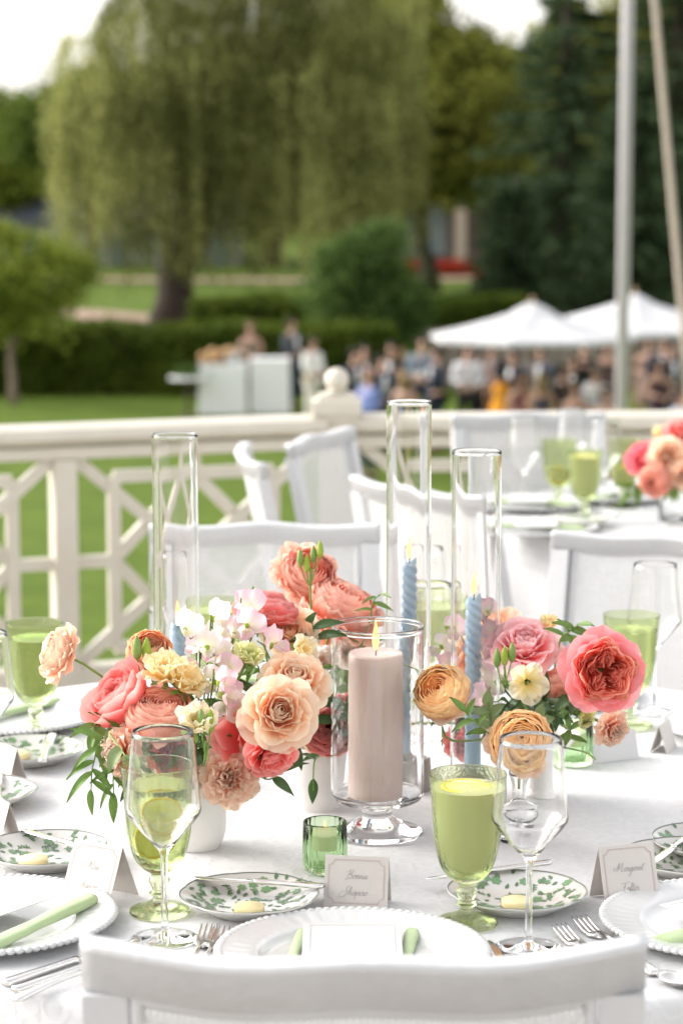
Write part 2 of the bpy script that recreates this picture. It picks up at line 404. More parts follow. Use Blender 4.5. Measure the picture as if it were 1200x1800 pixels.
def crown_tree(name, label, base, blobs, n, mt, L=.2, W=.11, tr=.25, seed=1, cl=.45, group='trees behind the lawn', limbs=5, bark='bark', top=None, trunk_h=.55):
    rs = np.random.RandomState(seed)
    root = thing(name, label, 'tree' if 'shrub' not in name else 'shrub', base, group=group)
    bl = np.array(blobs, float); wv = bl[:, 3]*bl[:, 4]*bl[:, 5]; wv = wv**.8; wv /= wv.sum()
    nc = max(20, n//45); idx = rs.choice(len(bl), nc, p=wv)
    d = rs.normal(size=(nc, 3)); d /= np.linalg.norm(d, axis=1)[:, None]
    rr = rs.uniform(.35, 1.0, size=(nc, 1))**.5
    C = bl[idx, :3] + d*rr*bl[idx, 3:6]
    P = np.repeat(C, 45, axis=0); P = P + rs.normal(size=P.shape)*cl*rs.uniform(.5, 1.2, size=(nc, 1)).repeat(45, axis=0)*np.array([1, 1, .6])
    P = P - np.array(base)
    np_quads('crown', leaf_quads(P, L, W, rs=rs), mt, root)
    c = bl[:, :3].mean(axis=0); tp = top or (c[0], c[1], base[2] + (bl[:, 2].max()-base[2])*trunk_h)
    lb = [tuple(bl[i, :3]) for i in rs.choice(len(bl), min(limbs, len(bl)), replace=False)]
    trunk(root, base, tp, tr, tr*.45, lb, seed, bark)
    return root

# weeping willow
wb = Vector((-4.35, 62, terr(0, 62)-.1))
root = thing('weeping_willow', 'huge weeping willow with thick dark trunk and long drooping curtains of leaves', 'tree', wb)
Cx, Cy = -2.75, 63.5
limbs = [(Cx+math.cos(a)*r, Cy+math.sin(a)*r, z) for a, r, z in ((-1.6, 1.8, 4.6), (-.4, 2.6, 6.4), (.6, 2.4, 7.5), (1.7, 2, 7), (2.6, 2.8, 6), (3.6, 2.6, 6.2), (4.4, 2.0, 5.6), (-1, 3, 5.2))]
trunk(root, wb, (-3.4, 63, 3.2), .52, .30, limbs, 4)
P, D = [], []
rs = np.random.RandomState(5)
domes = [(-2.9, 60.2, 4.3, 1.15, 5.2), (-4.35, 60.5, 3.4, .95, 4.3), (-1.15, 60.6, 3.9, 1.0, 4.4), (.3, 61.5, 3.3, .9, 3.7), (-5.9, 61.8, 3.2, .95, 4.2), (-3.6, 61.0, 6.5, 1.1, 4.2),
         (-1.9, 61.0, 6.9, 1.1, 4.6), (-5.0, 61.6, 5.6, 1.0, 4.0), (-.2, 61.6, 6.1, 1.1, 4.6), (1.1, 62.6, 5.0, .9, 5.0), (-6.6, 63, 4.6, .8, 4.6), (-2.7, 61.8, 9.0, 1.3, 4.2), (-.9, 62, 8.8, 1.2, 4.2),
         (-4.6, 62.4, 8.2, 1.2, 4.2), (.8, 63, 7.6, 1.1, 4.4), (-2.2, 66, 7.0, 2.0, 6.0), (-5.0, 66, 5.6, 1.7, 5.2), (.2, 66, 5.6, 1.7, 5.4), (-3.4, 65.6, 4.2, 1.6, 4.6), (-1.2, 64.4, 4.6, 1.4, 5.0)]
for (cx_, cy2, zc, Rd, Ln) in domes:
    P, D = [], []
    for s in range(int(78*Rd)+14):
        a = rs.uniform(0, 2*PI); q = rs.uniform(.05, 1)**.5; bx, by = cx_ + q*Rd*math.cos(a), cy2 + q*Rd*math.sin(a)
        z0 = zc + .7*(1-q*q) + rs.normal()*.12; z1 = max(-1.35 + rs.uniform(0, .8), z0 - Ln*rs.uniform(.78, 1.15)); n = max(6, int((z0-z1)/.095)); t = np.linspace(0, 1, n)
        k = np.minimum(1, t*4); x = bx + math.cos(a)*.28*k + .05*np.sin(t*5+a); y = by + math.sin(a)*.28*k; z = z0 - (z0-z1)*t + .2*np.sin(k*PI)
        P.append(np.stack([x, y, z], 1) + rs.normal(size=(n, 3))*.03); D.append(np.tile([0, 0, -1.0], (n, 1)))
    np_quads('drooping_bough', leaf_quads(np.concatenate(P) - np.array(wb), .19, .055, D=np.concatenate(D), jit=1.5, rs=rs), M['lf_willow'], root)

# trees and shrubs
G = 'trees behind the lawn'
crown_tree('young_tree', 'young light green tree with slim pale trunk standing on the lawn at far left', (-6.75, 49.7, LZ),
    [(-7.1, 49.7, -.2, 1.0, 1.1, .65), (-6.2, 49.6, -.55, 1.0, 1, .7), (-7.4, 49.7, -.9, 1.0, 1, .7), (-6.4, 49.7, -1.3, .9, .9, .45), (-7.1, 49.8, .3, .6, .6, .35), (-5.6, 49.7, -.7, .45, .5, .3), (-6.1, 49.7, .1, .35, .4, .25), (-5.45, 49.7, -.2, .3, .3, .2), (-7.5, 49.7, .6, .4, .4, .3)],
    8500, M['lf_yellow'], .14, .09, .09, 3, .24, G, 5, 'bark_pale', top=(-6.8, 49.7, -1.2))
crown_tree('dark_round_tree', 'dark green rounded tree between the sky and the low dark roof at left', (-9.2, 88, terr(0, 88)),
    [(-9.3, 88, 3.2, 2.3, 2, 1.9), (-8.0, 87, 2.8, 1.9, 2, 1.4), (-10.8, 88, 3.0, 1.5, 2, 1.2), (-7.0, 88, 4.0, 1.6, 2, 1.5)], 24000, M['lf_dark'], .24, .15, .3, 9, .4)
crown_tree('yellow_green_tree', 'bright yellow green tree at far left edge behind the dark rounded tree', (-15, 100, terr(0, 100)),
    [(-14.6, 100, 3.0, 1.8, 2, 2.0), (-14, 100, 1.2, 1.9, 2, 1.3), (-13.2, 101, 3.6, 1.5, 1.5, 1.2), (-16.5, 100, 3, 2, 2, 2.4)], 16000, M['lf_yellow'], .26, .17, .3, 10, .45)  # yellow-green is the leaf colour itself
crown_tree('maple_tree', 'tall olive green leafy tree between the willow and the dark conifer', (2.9, 80, terr(0, 80)),
    [(2.0, 80, 5.6, 1.9, 2, 2), (3.6, 79, 4.2, 2.0, 2, 1.8), (2.2, 79, 2.6, 1.9, 2, 1.4), (3.8, 80, 5.2, 1.4, 2, 1.3), (4.2, 79, 1.9, 1.7, 2, 1.0), (1.9, 79, 1.2, 1.2, 1.4, .9), (.6, 80, 1.6, 1.3, 1.4, 1.4), (2.0, 81, 7.6, 1.2, 2, 1.2), (1.2, 80, 3.8, 1.4, 2, 2)], 40000, M['lf_maple'], .22, .15, .32, 12, .38)
crown_tree('maple_tree', 'leafy tree with low branches reaching over the roof of the brown house', (5.2, 84, terr(0, 84)),
    [(4.6, 83, 1.6, 1.6, 1.6, .9), (5.6, 83, 3.0, 1.7, 2, 1.6), (5.7, 84, 4.4, 1.4, 2, 1.4), (4.8, 84, 4.8, 1.2, 1.5, 1.1)], 20000, M['lf_maple'], .22, .15, .3, 13, .38)
crown_tree('rear_tree', 'broad green tree filling the gap behind the flagpole', (10.8, 97, terr(0, 97)),
    [(9.5, 97, 6.2, 2.2, 2, 2.2), (12, 97, 5.6, 2.6, 2, 2.6), (13, 97, 8, 2.2, 2, 2), (10.8, 96, 3, 3, 2, 2.5), (15.5, 97, 5.0, 2.2, 2, 2.6)], 34000, M['lf_maple'], .28, .18, .35, 14, .5)
crown_tree('rear_tree', 'broad green tree seen through the thin top of the willow', (-3, 98, terr(0, 98)),
    [(-3, 98, 4, 3, 2, 3), (0, 98, 5, 2.6, 2, 3), (-6, 98, 2.8, 2.2, 2, 2.2), (2.2, 99, 4, 2.2, 2, 2.8)], 34000, M['lf_dark'], .28, .18, .35, 15, .5)
crown_tree('green_shrub_tree', 'rounded fresh green small tree in front of the hedge beside the crowd', (.62, 53.6, LZ+.1),
    [(.6, 53.6, -.45, .95, .8, .85), (.0, 53.5, -1.2, .75, .7, .65), (.2, 53.5, -.3, .6, .7, .5), (1.15, 53.5, -1.3, .75, .7, .7), (.7, 53.4, -1.9, .9, .8, .55), (.75, 53.6, .15, .5, .5, .35)], 15000, M['lf_shrub'], .14, .09, .09, 16, .2)
crown_tree('green_shrub_tree', 'low green shrub left of the young tree trunk by the path', (-8.9, 60, terr(0, 60)),
    [(-8.9, 60, -1.5, .9, .8, .8), (-8.1, 60, -1.7, .8, .7, .6)], 3000, M['lf_shrub'], .16, .1, .09, 17, .22)

def conifer(label, base, h, rmax, seed, n_wh=26, lean=0, z0=.04):
    rs = np.random.RandomState(seed); root = thing('conifer_tree', label, 'tree', base, group='dark conifers at right')
    m = MB(); m.tube([(0, 0, 0), (0, 0, h*.5), (0, 0, h)], [.32, .2, .03], 8); m.build('trunk', M['bark'], root, smooth=True)
    P, D = [], []
    for w in range(n_wh):
        f = z0 + (1-z0)*(w/n_wh); z = h*f; R = rmax*(1-f)**.8*rs.uniform(.85, 1.1) + .15
        for b in range(11):
            a = rs.uniform(0, 2*PI); Rb = R*rs.uniform(.7, 1.15); k = int(30 + Rb*26)
            t = rs.uniform(.08, 1, k); lat = rs.normal(size=k)*.22*(1.1-t)*Rb*.6
            x = t*Rb; zz = z - .28*Rb*t**1.3 + .14*Rb*t**3 - np.abs(lat)*.3 - rs.uniform(0, .22, k)
            ca, sa = math.cos(a), math.sin(a)
            P.append(np.stack([x*ca - lat*sa, x*sa + lat*ca, zz], 1)); D.append(np.tile([ca*.8, sa*.8, -.55], (k, 1)))
    P = np.concatenate(P); D = np.concatenate(D)
    np_quads('crown', leaf_quads(P, .26, .085, D=D, jit=1.3, rs=rs), M['lf_conifer'], root)
conifer('tall dark blue green conifer left of the flagpole, its tip against the sky', (6.6, 72, terr(0, 72)), 12.4, 3.3, 21)
conifer('dark spruce behind the right umbrella, right of the flagpole', (9.6, 70, terr(0, 70)), 13.5, 3.4, 22)
conifer('shorter dark conifer between two tall ones above the crowd', (8.0, 66, terr(0, 66)), 7.0, 2.5, 23, 20)
conifer('dark conifer cut by the right edge of the photo', (12.6, 74, terr(0, 74)), 12.5, 3.4, 24)
conifer('low dark conifer behind the left umbrella', (4.7, 66, terr(0, 66)), 3.9, 1.5, 25, 14)

# hedge
def hedge(label, x0, x1, y, z1, seed):
    root = thing('hedge', label, 'hedge', ((x0+x1)/2, y, LZ)); rs = np.random.RandomState(seed)
    L, H, Dp = x1-x0, z1-LZ, 1.7
    m = MB(); m.box((0, Dp/2, H/2-.08), (L-.3, Dp-.3, H-.2)); m.build('solid_core', M['dark_core'], root)  # solid box, darker green than the leaf shell around it
    n = int(L*2600); fr = rs.rand(n) < .6
    X = rs.uniform(-L/2, L/2, n); Y = np.where(fr, rs.normal(size=n)*.09, rs.uniform(0, Dp, n)); Z = np.where(fr, rs.uniform(.02, H, n), H + rs.normal(size=n)*.05)
    Y = Y + .12*np.sin(X*1.7) + .07*np.sin(X*4.1+Z*3); Z = Z + .05*np.sin(X*2.3)
    tag(np_quads('foliage', leaf_quads(np.stack([X, Y, Z], 1), .13, .075, rs=rs), M['lf_hedge'], root), kind='stuff')
hedge('long clipped dark green hedge behind the bars and the young tree', -13, 1.2, 51.6, -1.72, 31)
hedge('clipped hedge on the slope to the right of the willow trunk', -3.6, 4.4, 57.2, -1.42, 32)
# forest far behind
rs = np.random.RandomState(77)
P = []
for k in range(260):
    x = rs.uniform(-45, 45); y = rs.uniform(122, 150); h = 2.2 + 2.6*rs.rand() + .9*math.sin(x*.3)
    if x < -11: h *= .45
    c = np.array([x, y, terr(0, y)]); n = 260
    P.append(c + rs.normal(size=(n, 3))*np.array([1.4, 1, .33*h]) + np.array([0, 0, h*.75]))
fo = np_quads('far_wood', leaf_quads(np.concatenate(P), .6, .4, rs=rs), M['lf_dark'])
tag(fo, 'distant green wood closing the view behind the garden', 'woodland', kind='stuff')

# ================================================================== BUILDINGS
bm = {'roof': mat('dark_slate_roof', (.055, .065, .08), .7), 'white': mat('pale_wall', (.42, .45, .45), .7), 'pane': mat('window_pane', (.16, .22, .22), .15),
      'brown': mat('brown_wall', (.16, .12, .10), .8), 'post': mat('beige_post', (.50, .41, .33), .7), 'chim': mat('pale_chimney', (.40, .38, .36), .9),
      'blue': mat('blue_grey_curtain', (.30, .36, .38), .6), 'red': leafmat('red_flowers', (.30, .02, .01), (.55, .06, .02), .2, .6, 2), 'wallst': mat('garden_stone', (.20, .165, .13), .9, (.30, .25, .21), 5, bump=.6, bs=10)}
t = thing('low_pavilion', 'low pavilion with dark slate roof, pale chimney and white window front at left', 'building', (-10.0, 98, terr(0, 98)-.85))
MB().box((0, 3, 1.3), (11.6, 5.6, 2.6)).build('wall', bm['white'], t)
m = MB(); m.add([(-6.2, -.4, 2.6), (6.2, -.4, 2.6), (6.2, 6.4, 2.6), (-6.2, 6.4, 2.6), (-5.6, 3, 4.15), (5.6, 3, 4.15)], [(0, 1, 5, 4), (1, 2, 5), (2, 3, 4, 5), (3, 0, 4), (3, 2, 1, 0)])
rf = m.build('roof', bm['roof'], t)
c = MB(); c.box((-.7, 2.4, 4.3), (.55, .55, 1.3)); c.box((-.7, 2.4, 5.0), (.7, .7, .12)); c.build('chimney', bm['chim'], rf)
for k in range(11):
    w = MB().box((-5.2+k*1.04, .17, 1.25), (.86, .06, 1.9)).build('window', bm['pane'], t)
    m = MB()
    for s in (-.44, .44): m.box((-5.2+k*1.04+s, .12, 1.25), (.07, .06, 2.0))
    m.box((-5.2+k*1.04, .12, 2.24), (.95, .06, .07)); m.build('frame', M['canvas'], w)
t = thing('brown_house', 'brown low house with pale porch posts and blue grey windows under the trees', 'building', (4.6, 96, terr(0, 96)-.2))
MB().box((0, 3.2, 1.6), (9, 5, 3.2)).build('wall', bm['brown'], t)
m = MB(); m.add([(-4.9, -1, 3.2), (4.9, -1, 3.2), (4.9, 6.4, 3.2), (-4.9, 6.4, 3.2), (-4.3, 3, 4.8), (4.3, 3, 4.8)], [(0, 1, 5, 4), (1, 2, 5), (2, 3, 4, 5), (3, 0, 4), (3, 2, 1, 0)])
m.build('roof', bm['roof'], t)
for x in (-2.9, -1.9, -.9, 2.2): 
    w = MB().box((x, .66, 1.75), (.85, .06, 2.0)).build('window', bm['blue'], t)
    m = MB(); m.box((x-.44, .6, 1.75), (.08, .08, 2.1)); m.box((x+.44, .6, 1.75), (.08, .08, 2.1)); m.build('frame', bm['chim'], w)
for x in (-4.2, .05, 4.2): MB().box((x, -.7, 1.6), (.42, .42, 3.2)).build('porch_post', bm['post'], t)
fl = np.stack([nrg.uniform(.9, 5.4, 2600), nrg.uniform(92.3, 93.3, 2600), nrg.uniform(.05, .55, 2600)+terr(0, 93)], 1)
tag(np_quads('flower_bed', leaf_quads(fl, .12, .1), bm['red']), 'bed of red flowers in front of the brown house', 'flower bed', kind='stuff')
# garden wall behind the crowd, coursed stones
t = thing('garden_wall', 'low brown stone retaining wall behind the crowd under the umbrellas', 'wall', (5.5, 53.2, LZ))
MB().box((0, .2, .6), (7.2, .3, 1.2)).build('wall_core', bm['wallst'], t)
sv = [MB().box((0, 0, 0), (.46*s, .16, .2)).mesh('stone', bm['wallst'], False) for s in (.8, 1, 1.15)]
for r in range(5):
    x = -3.6 + (r % 2)*.2
    while x < 3.5:
        k = rng.randrange(3); w = .46*(.8, 1, 1.15)[k]; inst('stone', sv[k], t, (x+w/2, rng.uniform(-.02, .03), .12+r*.225)); x += w+.025
MB().box((0, .1, 1.24), (7.3, .55, .09)).build('coping', bm['wallst'], t)

# ================================================================== FLAGPOLE, SPAR
t = thing('flagpole', 'tall pale grey flagpole rising behind the right part of the railing', 'flagpole', tuple(at_z(1090, 900, LZ).xy*0) + (LZ,))
p = at_y(1091, 720, 20); t.location = (p.x, 20, LZ)
m = MB(); m.tube([(0, 0, 0), (0, 0, 6), (0, 0, 12)], [.054, .050, .045], 20); m.build('pole', M['flag'], t, smooth=True)
MB().lathe([(0, 0), (.2, 0), (.2, .05), (.1, .09), (.075, .3), (0, .3)], 20).build('base_collar', M['flag'], t, smooth=True, sharp=40)
MB().lathe([(0, 12), (.05, 12.01), (.09, 12.09), (.06, 12.17), (0, 12.19)], 16).build('finial_ball', M['flag'], t, smooth=True)
a = at_y(1146, -40, 19); b = at_y(1199, 560, 19); d = (b-a)
m = MB(); e = a + d*((LZ - a.z)/d.z); tp = a - d*.5; root = thing('spar', 'thin tan spar leaning beside the flagpole down to the right edge', 'spar', e)
m.tube([e-e, b-e, a-e, tp-e], [.030, .028, .025, .022], 12); m.build('shaft', M['spar'], root, smooth=True)
MB().lathe([(0, 0), (.1, 0), (.1, .12), (0, .12)], 12).build('foot', M['flag'], root)

# ================================================================== UMBRELLAS
def umbrella(label, px, py_top, Y, w, rot, eave, peak):
    eave += .1
    p = at_y(px, py_top, Y); t = thing('market_umbrella', label, 'umbrella', (p.x, Y, LZ), rot, 'white umbrellas over the crowd')
    MB().tube([(0, 0, 0), (0, 0, peak-LZ+.04)], .025, 10).build('pole', M['wood'], t, smooth=True)
    MB().lathe([(0, 0), (.3, 0), (.3, .06), (.05, .1), (.05, .3), (0, .3)], 20).build('base', M['flag'], t)
    n = 8; zt, ze = peak-LZ, eave-LZ; R = w/2/math.cos(PI/8)
    for k in range(n):
        a0, a1 = 2*PI*k/n+PI/8, 2*PI*(k+1)/n+PI/8
        def f(u, v):
            a = a0 + (a1-a0)*u; r = R*(math.cos(PI/8)/math.cos(a-(a0+a1)/2))*(.13+.87*v)
            sag = .06*math.sin(PI*v)*(1-.6*abs(2*u-1)); return (r*math.cos(a), r*math.sin(a), zt-.12-(zt-.12-ze)*v - sag)
        MB().grid(f, 6, 8).build('canopy_panel', M['canvas'], t, smooth=True)
        def g(u, v):
            a = a0 + (a1-a0)*u; r = R*(math.cos(PI/8)/math.cos(a-(a0+a1)/2)) + .002; return (r*math.cos(a), r*math.sin(a), ze - .07*v)
        MB().grid(g, 6, 1).build('valance', M['canvas'], t, smooth=True)
        MB().bar((0.03*math.cos(a0), .03*math.sin(a0), zt-.2), (R*.98*math.cos(a0), R*.98*math.sin(a0), ze-.02), .02, .03).build('rib', M['wood'], t)
    MB().lathe([(0, zt+.02), (.12, zt-.03), (.3, zt-.12), (.42, zt-.21)], 8).build('vent_cap', M['canvas'], t)
    MB().lathe([(0, zt+.1), (.03, zt+.08), (.04, zt+.03), (0, zt+.01)], 10).build('finial', M['wood'], t, smooth=True)
e1 = at_y(770, 607, 37).z
umbrella('left white market umbrella above the crowd', 935, 535, 37, 2.95, .1, e1+.05, at_y(935, 532, 37).z)
umbrella('right white market umbrella crossed by the flagpole', 1116, 520, 38.5, 3.3, .3, at_y(1000, 585, 38.5).z, at_y(1116, 517, 38.5).z)

# ================================================================== PEOPLE
def skin_mesh(name, pts, edges, radii, m, sub=1):
    me = bpy.data.meshes.new('skel'); me.from_pydata(pts, edges, [])
    o = bpy.data.objects.new('skel', me); COL.objects.link(o)
    md = o.modifiers.new('s', 'SKIN'); md.use_smooth_shade = True
    for i, r in enumerate(radii):
        r = r if hasattr(r, '__len__') else (r, r); me.skin_vertices[0].data[i].radius = r; me.skin_vertices[0].data[i].use_root = (i == 0)
    sb = o.modifiers.new('u', 'SUBSURF'); sb.levels = sub; sb.render_levels = sub
    dg = bpy.context.evaluated_depsgraph_get(); out = bpy.data.meshes.new_from_object(o.evaluated_get(dg)); out.name = name
    bpy.data.objects.remove(o); out.materials.clear(); out.materials.append(m)
    out.polygons.foreach_set('use_smooth', [True]*len(out.polygons)); return out
POSE = {  # elbow, wrist for left(-1) and right(+1); person faces -Y
 'down': (((-.25, .02, 1.14), (-.26, -.05, .90)), ((.25, .02, 1.14), (.26, -.05, .90))),
 'drink': (((-.25, .02, 1.14), (-.24, -.06, .90)), ((.24, .03, 1.15), (.14, -.24, 1.24))),
 'talk': (((-.25, .0, 1.15), (-.12, -.24, 1.12)), ((.25, .0, 1.15), (.10, -.25, 1.08))),
 'pocket': (((-.29, .06, 1.15), (-.19, -.02, .96)), ((.27, .06, 1.15), (.2, -.02, .96))),
}
def lerp3(a, b, t): return tuple(a[i]+(b[i]-a[i])*t for i in range(3))
PM = {}
def person_meshes(pose, sex):
    k = (pose, sex)
    if k in PM: return PM[k]
    w = .19 if sex == 'm' else .165; hp = .155 if sex == 'm' else .165
    J = {'pel': (0, 0, .96), 'waist': (0, 0, 1.10), 'chest': (0, .0, 1.30), 'neckb': (0, .01, 1.44), 'neck': (0, 0, 1.52), 'chin': (0, -.015, 1.585), 'face': (0, -.01, 1.64), 'crown': (0, .005, 1.70)}
    P, E, Rr, ix = [], [], [], {}
    def add(n, p, r, par=None):
        ix[n] = len(P); P.append(p); Rr.append(r)
        if par: E.append((ix[par], ix[n]))
    add('pel', J['pel'], (.15, .105)); add('waist', J['waist'], (.125 if sex == 'm' else .11, .09), 'pel'); add('chest', J['chest'], (.155 if sex == 'm' else .13, .10), 'waist')
    add('neckb', J['neckb'], (.085, .07), 'chest'); add('neck', J['neck'], .052, 'neckb'); add('chin', J['chin'], (.062, .072), 'neck'); add('face', J['face'], (.076, .09), 'chin'); add('crown', J['crown'], (.066, .078), 'face')
    add('nose', (0, -.112, 1.625), .012, 'face')
    for s in (-1, 1):
        el, wr = POSE[pose][0 if s < 0 else 1]; t = str(s)
        add('sh'+t, (s*w, 0, 1.41), .06, 'chest'); add('el'+t, el, .042, 'sh'+t); add('wr'+t, wr, .028, 'el'+t)
        d = Vector(wr)-Vector(el); d.normalize(); pm = Vector(wr) + d*.07; add('palm'+t, tuple(pm), (.036, .02), 'wr'+t)
        side = d.cross(Vector((s, 0, 0.2))).normalized()
        for q, (o_, ln) in enumerate(((-.028, .065), (-.01, .078), (.01, .074), (.027, .06))):
            f0 = pm + side*o_ + d*.03; add('f%d%s' % (q, t), tuple(f0 + d*ln*.5), .0085, 'palm'+t); add('g%d%s' % (q, t), tuple(f0 + d*ln*.9 + Vector((-s*.012, -.008, 0))), .007, 'f%d%s' % (q, t))
        add('th'+t, tuple(Vector(wr) + d*.045 - side*.05), .010, 'wr'+t)
        add('hip'+t, (s*.095, 0, .90), .085, 'pel'); add('kn'+t, (s*.105, -.01, .50), .055, 'hip'+t); add('an'+t, (s*.11, .02, .10), .036, 'kn'+t)
        add('heel'+t, (s*.11, .02, .045), .036, 'an'+t); add('toe'+t, (s*.125, -.17, .03), .028, 'heel'+t)
    body = skin_mesh('body', P, E, Rr, M['skin'])
    def sub(names, edges, infl, nm, extra=None):
        p = [P[ix[n]] for n in names]; r = [tuple(x+infl for x in (Rr[ix[n]] if hasattr(Rr[ix[n]], '__len__') else (Rr[ix[n]],)*2)) for n in names]
        e = [(names.index(a), names.index(b)) for a, b in edges]
        return skin_mesh(nm, p, e, r, M['skin'])
    top = sub(['chest', 'waist', 'pel', 'neckb', 'sh-1', 'el-1', 'wr-1', 'sh1', 'el1', 'wr1'], [('chest', 'waist'), ('waist', 'pel'), ('chest', 'neckb'), ('chest', 'sh-1'), ('sh-1', 'el-1'), ('el-1', 'wr-1'), ('chest', 'sh1'), ('sh1', 'el1'), ('el1', 'wr1')], .018, 'jacket')
    tr = sub(['pel', 'hip-1', 'kn-1', 'an-1', 'hip1', 'kn1', 'an1'], [('pel', 'hip-1'), ('hip-1', 'kn-1'), ('kn-1', 'an-1'), ('pel', 'hip1'), ('hip1', 'kn1'), ('kn1', 'an1')], .016, 'trousers')
    d = MB(); 
    d.lathe([(.10, 1.40), (.15, 1.30), (.135, 1.18), (.122, 1.10), (.17, .97), (.21, .78), (.25, .55), (.255, .54), (.16, .9)], 22, lambda r, z, a, i: (r*(1 if abs(math.cos(a)) > .5 else .92)*(1+.04*math.sin(9*a)*(z < .8)), z))
    for i, v in enumerate(d.v): d.v[i] = (v[0], v[1]*.72, v[2])
    dress = d.mesh('dress', M['skin'])
    h = MB(); 
    def hairf(z0, ex):
        mm = MB(); mm.lathe([(0, .118), (.05, .108), (.083, .07), (.093, .02), (.09, -.03), (.07, z0), (.0, z0-.005)], 18)
        for i, v in enumerate(mm.v):
            x, y, z = v; y = y*1.12 + .02 + (0 if y > -.02 else .035*(z < .07)); mm.v[i] = (x*ex, y, z+1.655)
        return mm.mesh('hair', M['skin'])
    hair = hairf(-.07, 1.0) if sex == 'm' else hairf(-.22, 1.1)
    eyes = MB()
    for s in (-1, 1): eyes.lathe([(0, -.007), (.009, 0), (0, .007)], 8, c=(s*.03, -.092, 1.648))
    eyes.box((0, -.088, 1.588), (.045, .008, .01)); em = eyes.mesh('eyes', M['stamen'])
    v = MB(); v.add([(-.05, -.122, 1.40), (.05, -.122, 1.40), (0, -.145, 1.14)], [(0, 2, 1)])
    vm = MB(); vm.bar((0, -.118, 1.43), (0, -.138, 1.12), .075, .012); shirt = vm.mesh('shirt_front', M['canvas'])
    shoes = MB()
    for s in (-1, 1): shoes.box((s*.118, -.06, .035), (.09, .27, .07))
    sh = shoes.mesh('shoes', M['stamen'])
    PM[k] = dict(body=body, jacket=top, trousers=tr, dress=dress, hair=hair, eyes=em, shirt=shirt, shoes=sh); return PM[k]
CC = {}
def cmat(c):
    k = tuple(round(x, 3) for x in c)
    if k not in CC: CC[k] = mat('cloth_colour', tuple(x*(.62 if max(c) < .7 else 1) for x in c), .85)
    return CC[k]
HB, HD, HL, HG = (.04, .022, .014), (.015, .012, .01), (.42, .28, .13), (.30, .28, .26)
def person(label, px, py, h, yaw, pose, sex, skin, hair, outfit, c1, c2=None, shirt=False, Y=None, group='guests standing on the lawn', hold=False):
    """py = top of head in the photo; distance follows from the height on the lawn"""
    d = ray(px, py)
    if Y is None: Y = (LZ + h - CAM_Z)/d.z*d.y
    p = at_y(px, py, Y); sc = h/1.775; ms = person_meshes(pose, sex)
    t = thing('person', label, 'person', (p.x, Y, LZ), yaw, group); t.scale = (sc,)*3
    b = inst('body', ms['body'], t, m=skin); inst('hair', ms['hair'], t, m=cmat(hair)); inst('eyes', ms['eyes'], t); inst('shoes', ms['shoes'], t)
    if outfit == 'suit': 
        inst('jacket', ms['jacket'], t, m=cmat(c1)); inst('trousers', ms['trousers'], t, m=cmat(c2 or c1))
        if shirt: inst('shirt_front', ms['shirt'], t, m=M['bar_cloth'])
    else:
        inst('dress', ms['dress'], t, m=cmat(c1))
    if hold:
        wr = Vector(POSE[pose][1][1]); MB().lathe([(.0, -.01), (.03, 0), (.036, .1), (.0, .095)], 10, c=(wr.x-.02, wr.y-.08, wr.z+.02)).build('drink_cup', M['pot'], t, smooth=True)
navy, char, lgrey, white = (.02, .03, .065), (.03, .03, .035), (.10, .12, .17), (.72, .72, .74)
sk, sk2 = M['skin'], M['skin2']
person('man in navy suit with dark hair at the left end of the crowd', 622, 612, 1.78, .6, 'drink', 'm', sk, HD, 'suit', navy, char, True, hold=True)
person('bald man in periwinkle blue shirt next to the railing finial', 648, 645, 1.74, -.9, 'talk', 'm', sk, (.5, .3, .22), 'suit', (.22, .30, .62), navy)
person('man in open navy jacket and white shirt beside the blond woman', 670, 622, 1.8, .5, 'pocket', 'm', sk, HD, 'suit', (.04, .07, .13), char, True)
person('blond woman in pale peach dress facing the men in suits', 705, 612, 1.7, 1.2, 'drink', 'f', sk, HL, 'dress', (.45, .28, .22))
person('shorter blond woman in beige dress in front of the crowd', 712, 652, 1.62, 2.6, 'talk', 'f', sk, HL, 'dress', (.40, .28, .2))
person('man in pale blue shirt standing at the back of the crowd', 742, 590, 1.86, 0, 'talk', 'm', sk, HB, 'suit', (.30, .38, .48), navy)
person('man in dark navy suit seen from the side holding a drink', 768, 608, 1.82, -1.3, 'drink', 'm', sk, HB, 'suit', navy, navy, True, hold=True)
person('man in bright white shirt and dark trousers under the left umbrella', 822, 603, 1.84, .1, 'talk', 'm', sk, HB, 'suit', white, char)
person('man in grey blue shirt behind the woman in orange', 866, 604, 1.78, -.3, 'down', 'm', sk, HB, 'suit', (.20, .25, .34), char)
person('woman in bright orange yellow sleeveless dress with dark hair', 880, 630, 1.68, 2.9, 'down', 'f', sk2, HD, 'dress', (.86, .36, .02))
person('woman in rose pink top right of the orange dress', 916, 652, 1.6, .4, 'drink', 'f', sk, HB, 'dress', (.60, .24, .25))
person('man in white shirt and grey jacket under the joint of the umbrellas', 950, 606, 1.8, -.4, 'pocket', 'm', sk, HB, 'suit', (.16, .17, .22), char, True)
person('woman with long blond hair seen from behind in the middle of the crowd', 953, 655, 1.62, 3.0, 'talk', 'f', sk, HL, 'dress', (.10, .09, .14))
person('man in black jacket with dark hair right of the blond woman', 988, 640, 1.74, .8, 'talk', 'm', sk, HD, 'suit', (.02, .02, .03), char)
person('man in black suit and gold tie standing at the back', 1026, 598, 1.86, 0, 'down', 'm', sk, HD, 'suit', (.02, .018, .02), char)
person('grey haired man in white shirt bending toward the flagpole', 1048, 640, 1.74, -.8, 'talk', 'm', sk, HG, 'suit', white, lgrey)
person('woman in dark plum dress just left of the flagpole', 1066, 600, 1.72, .2, 'drink', 'f', sk, HB, 'dress', (.14, .07, .08))
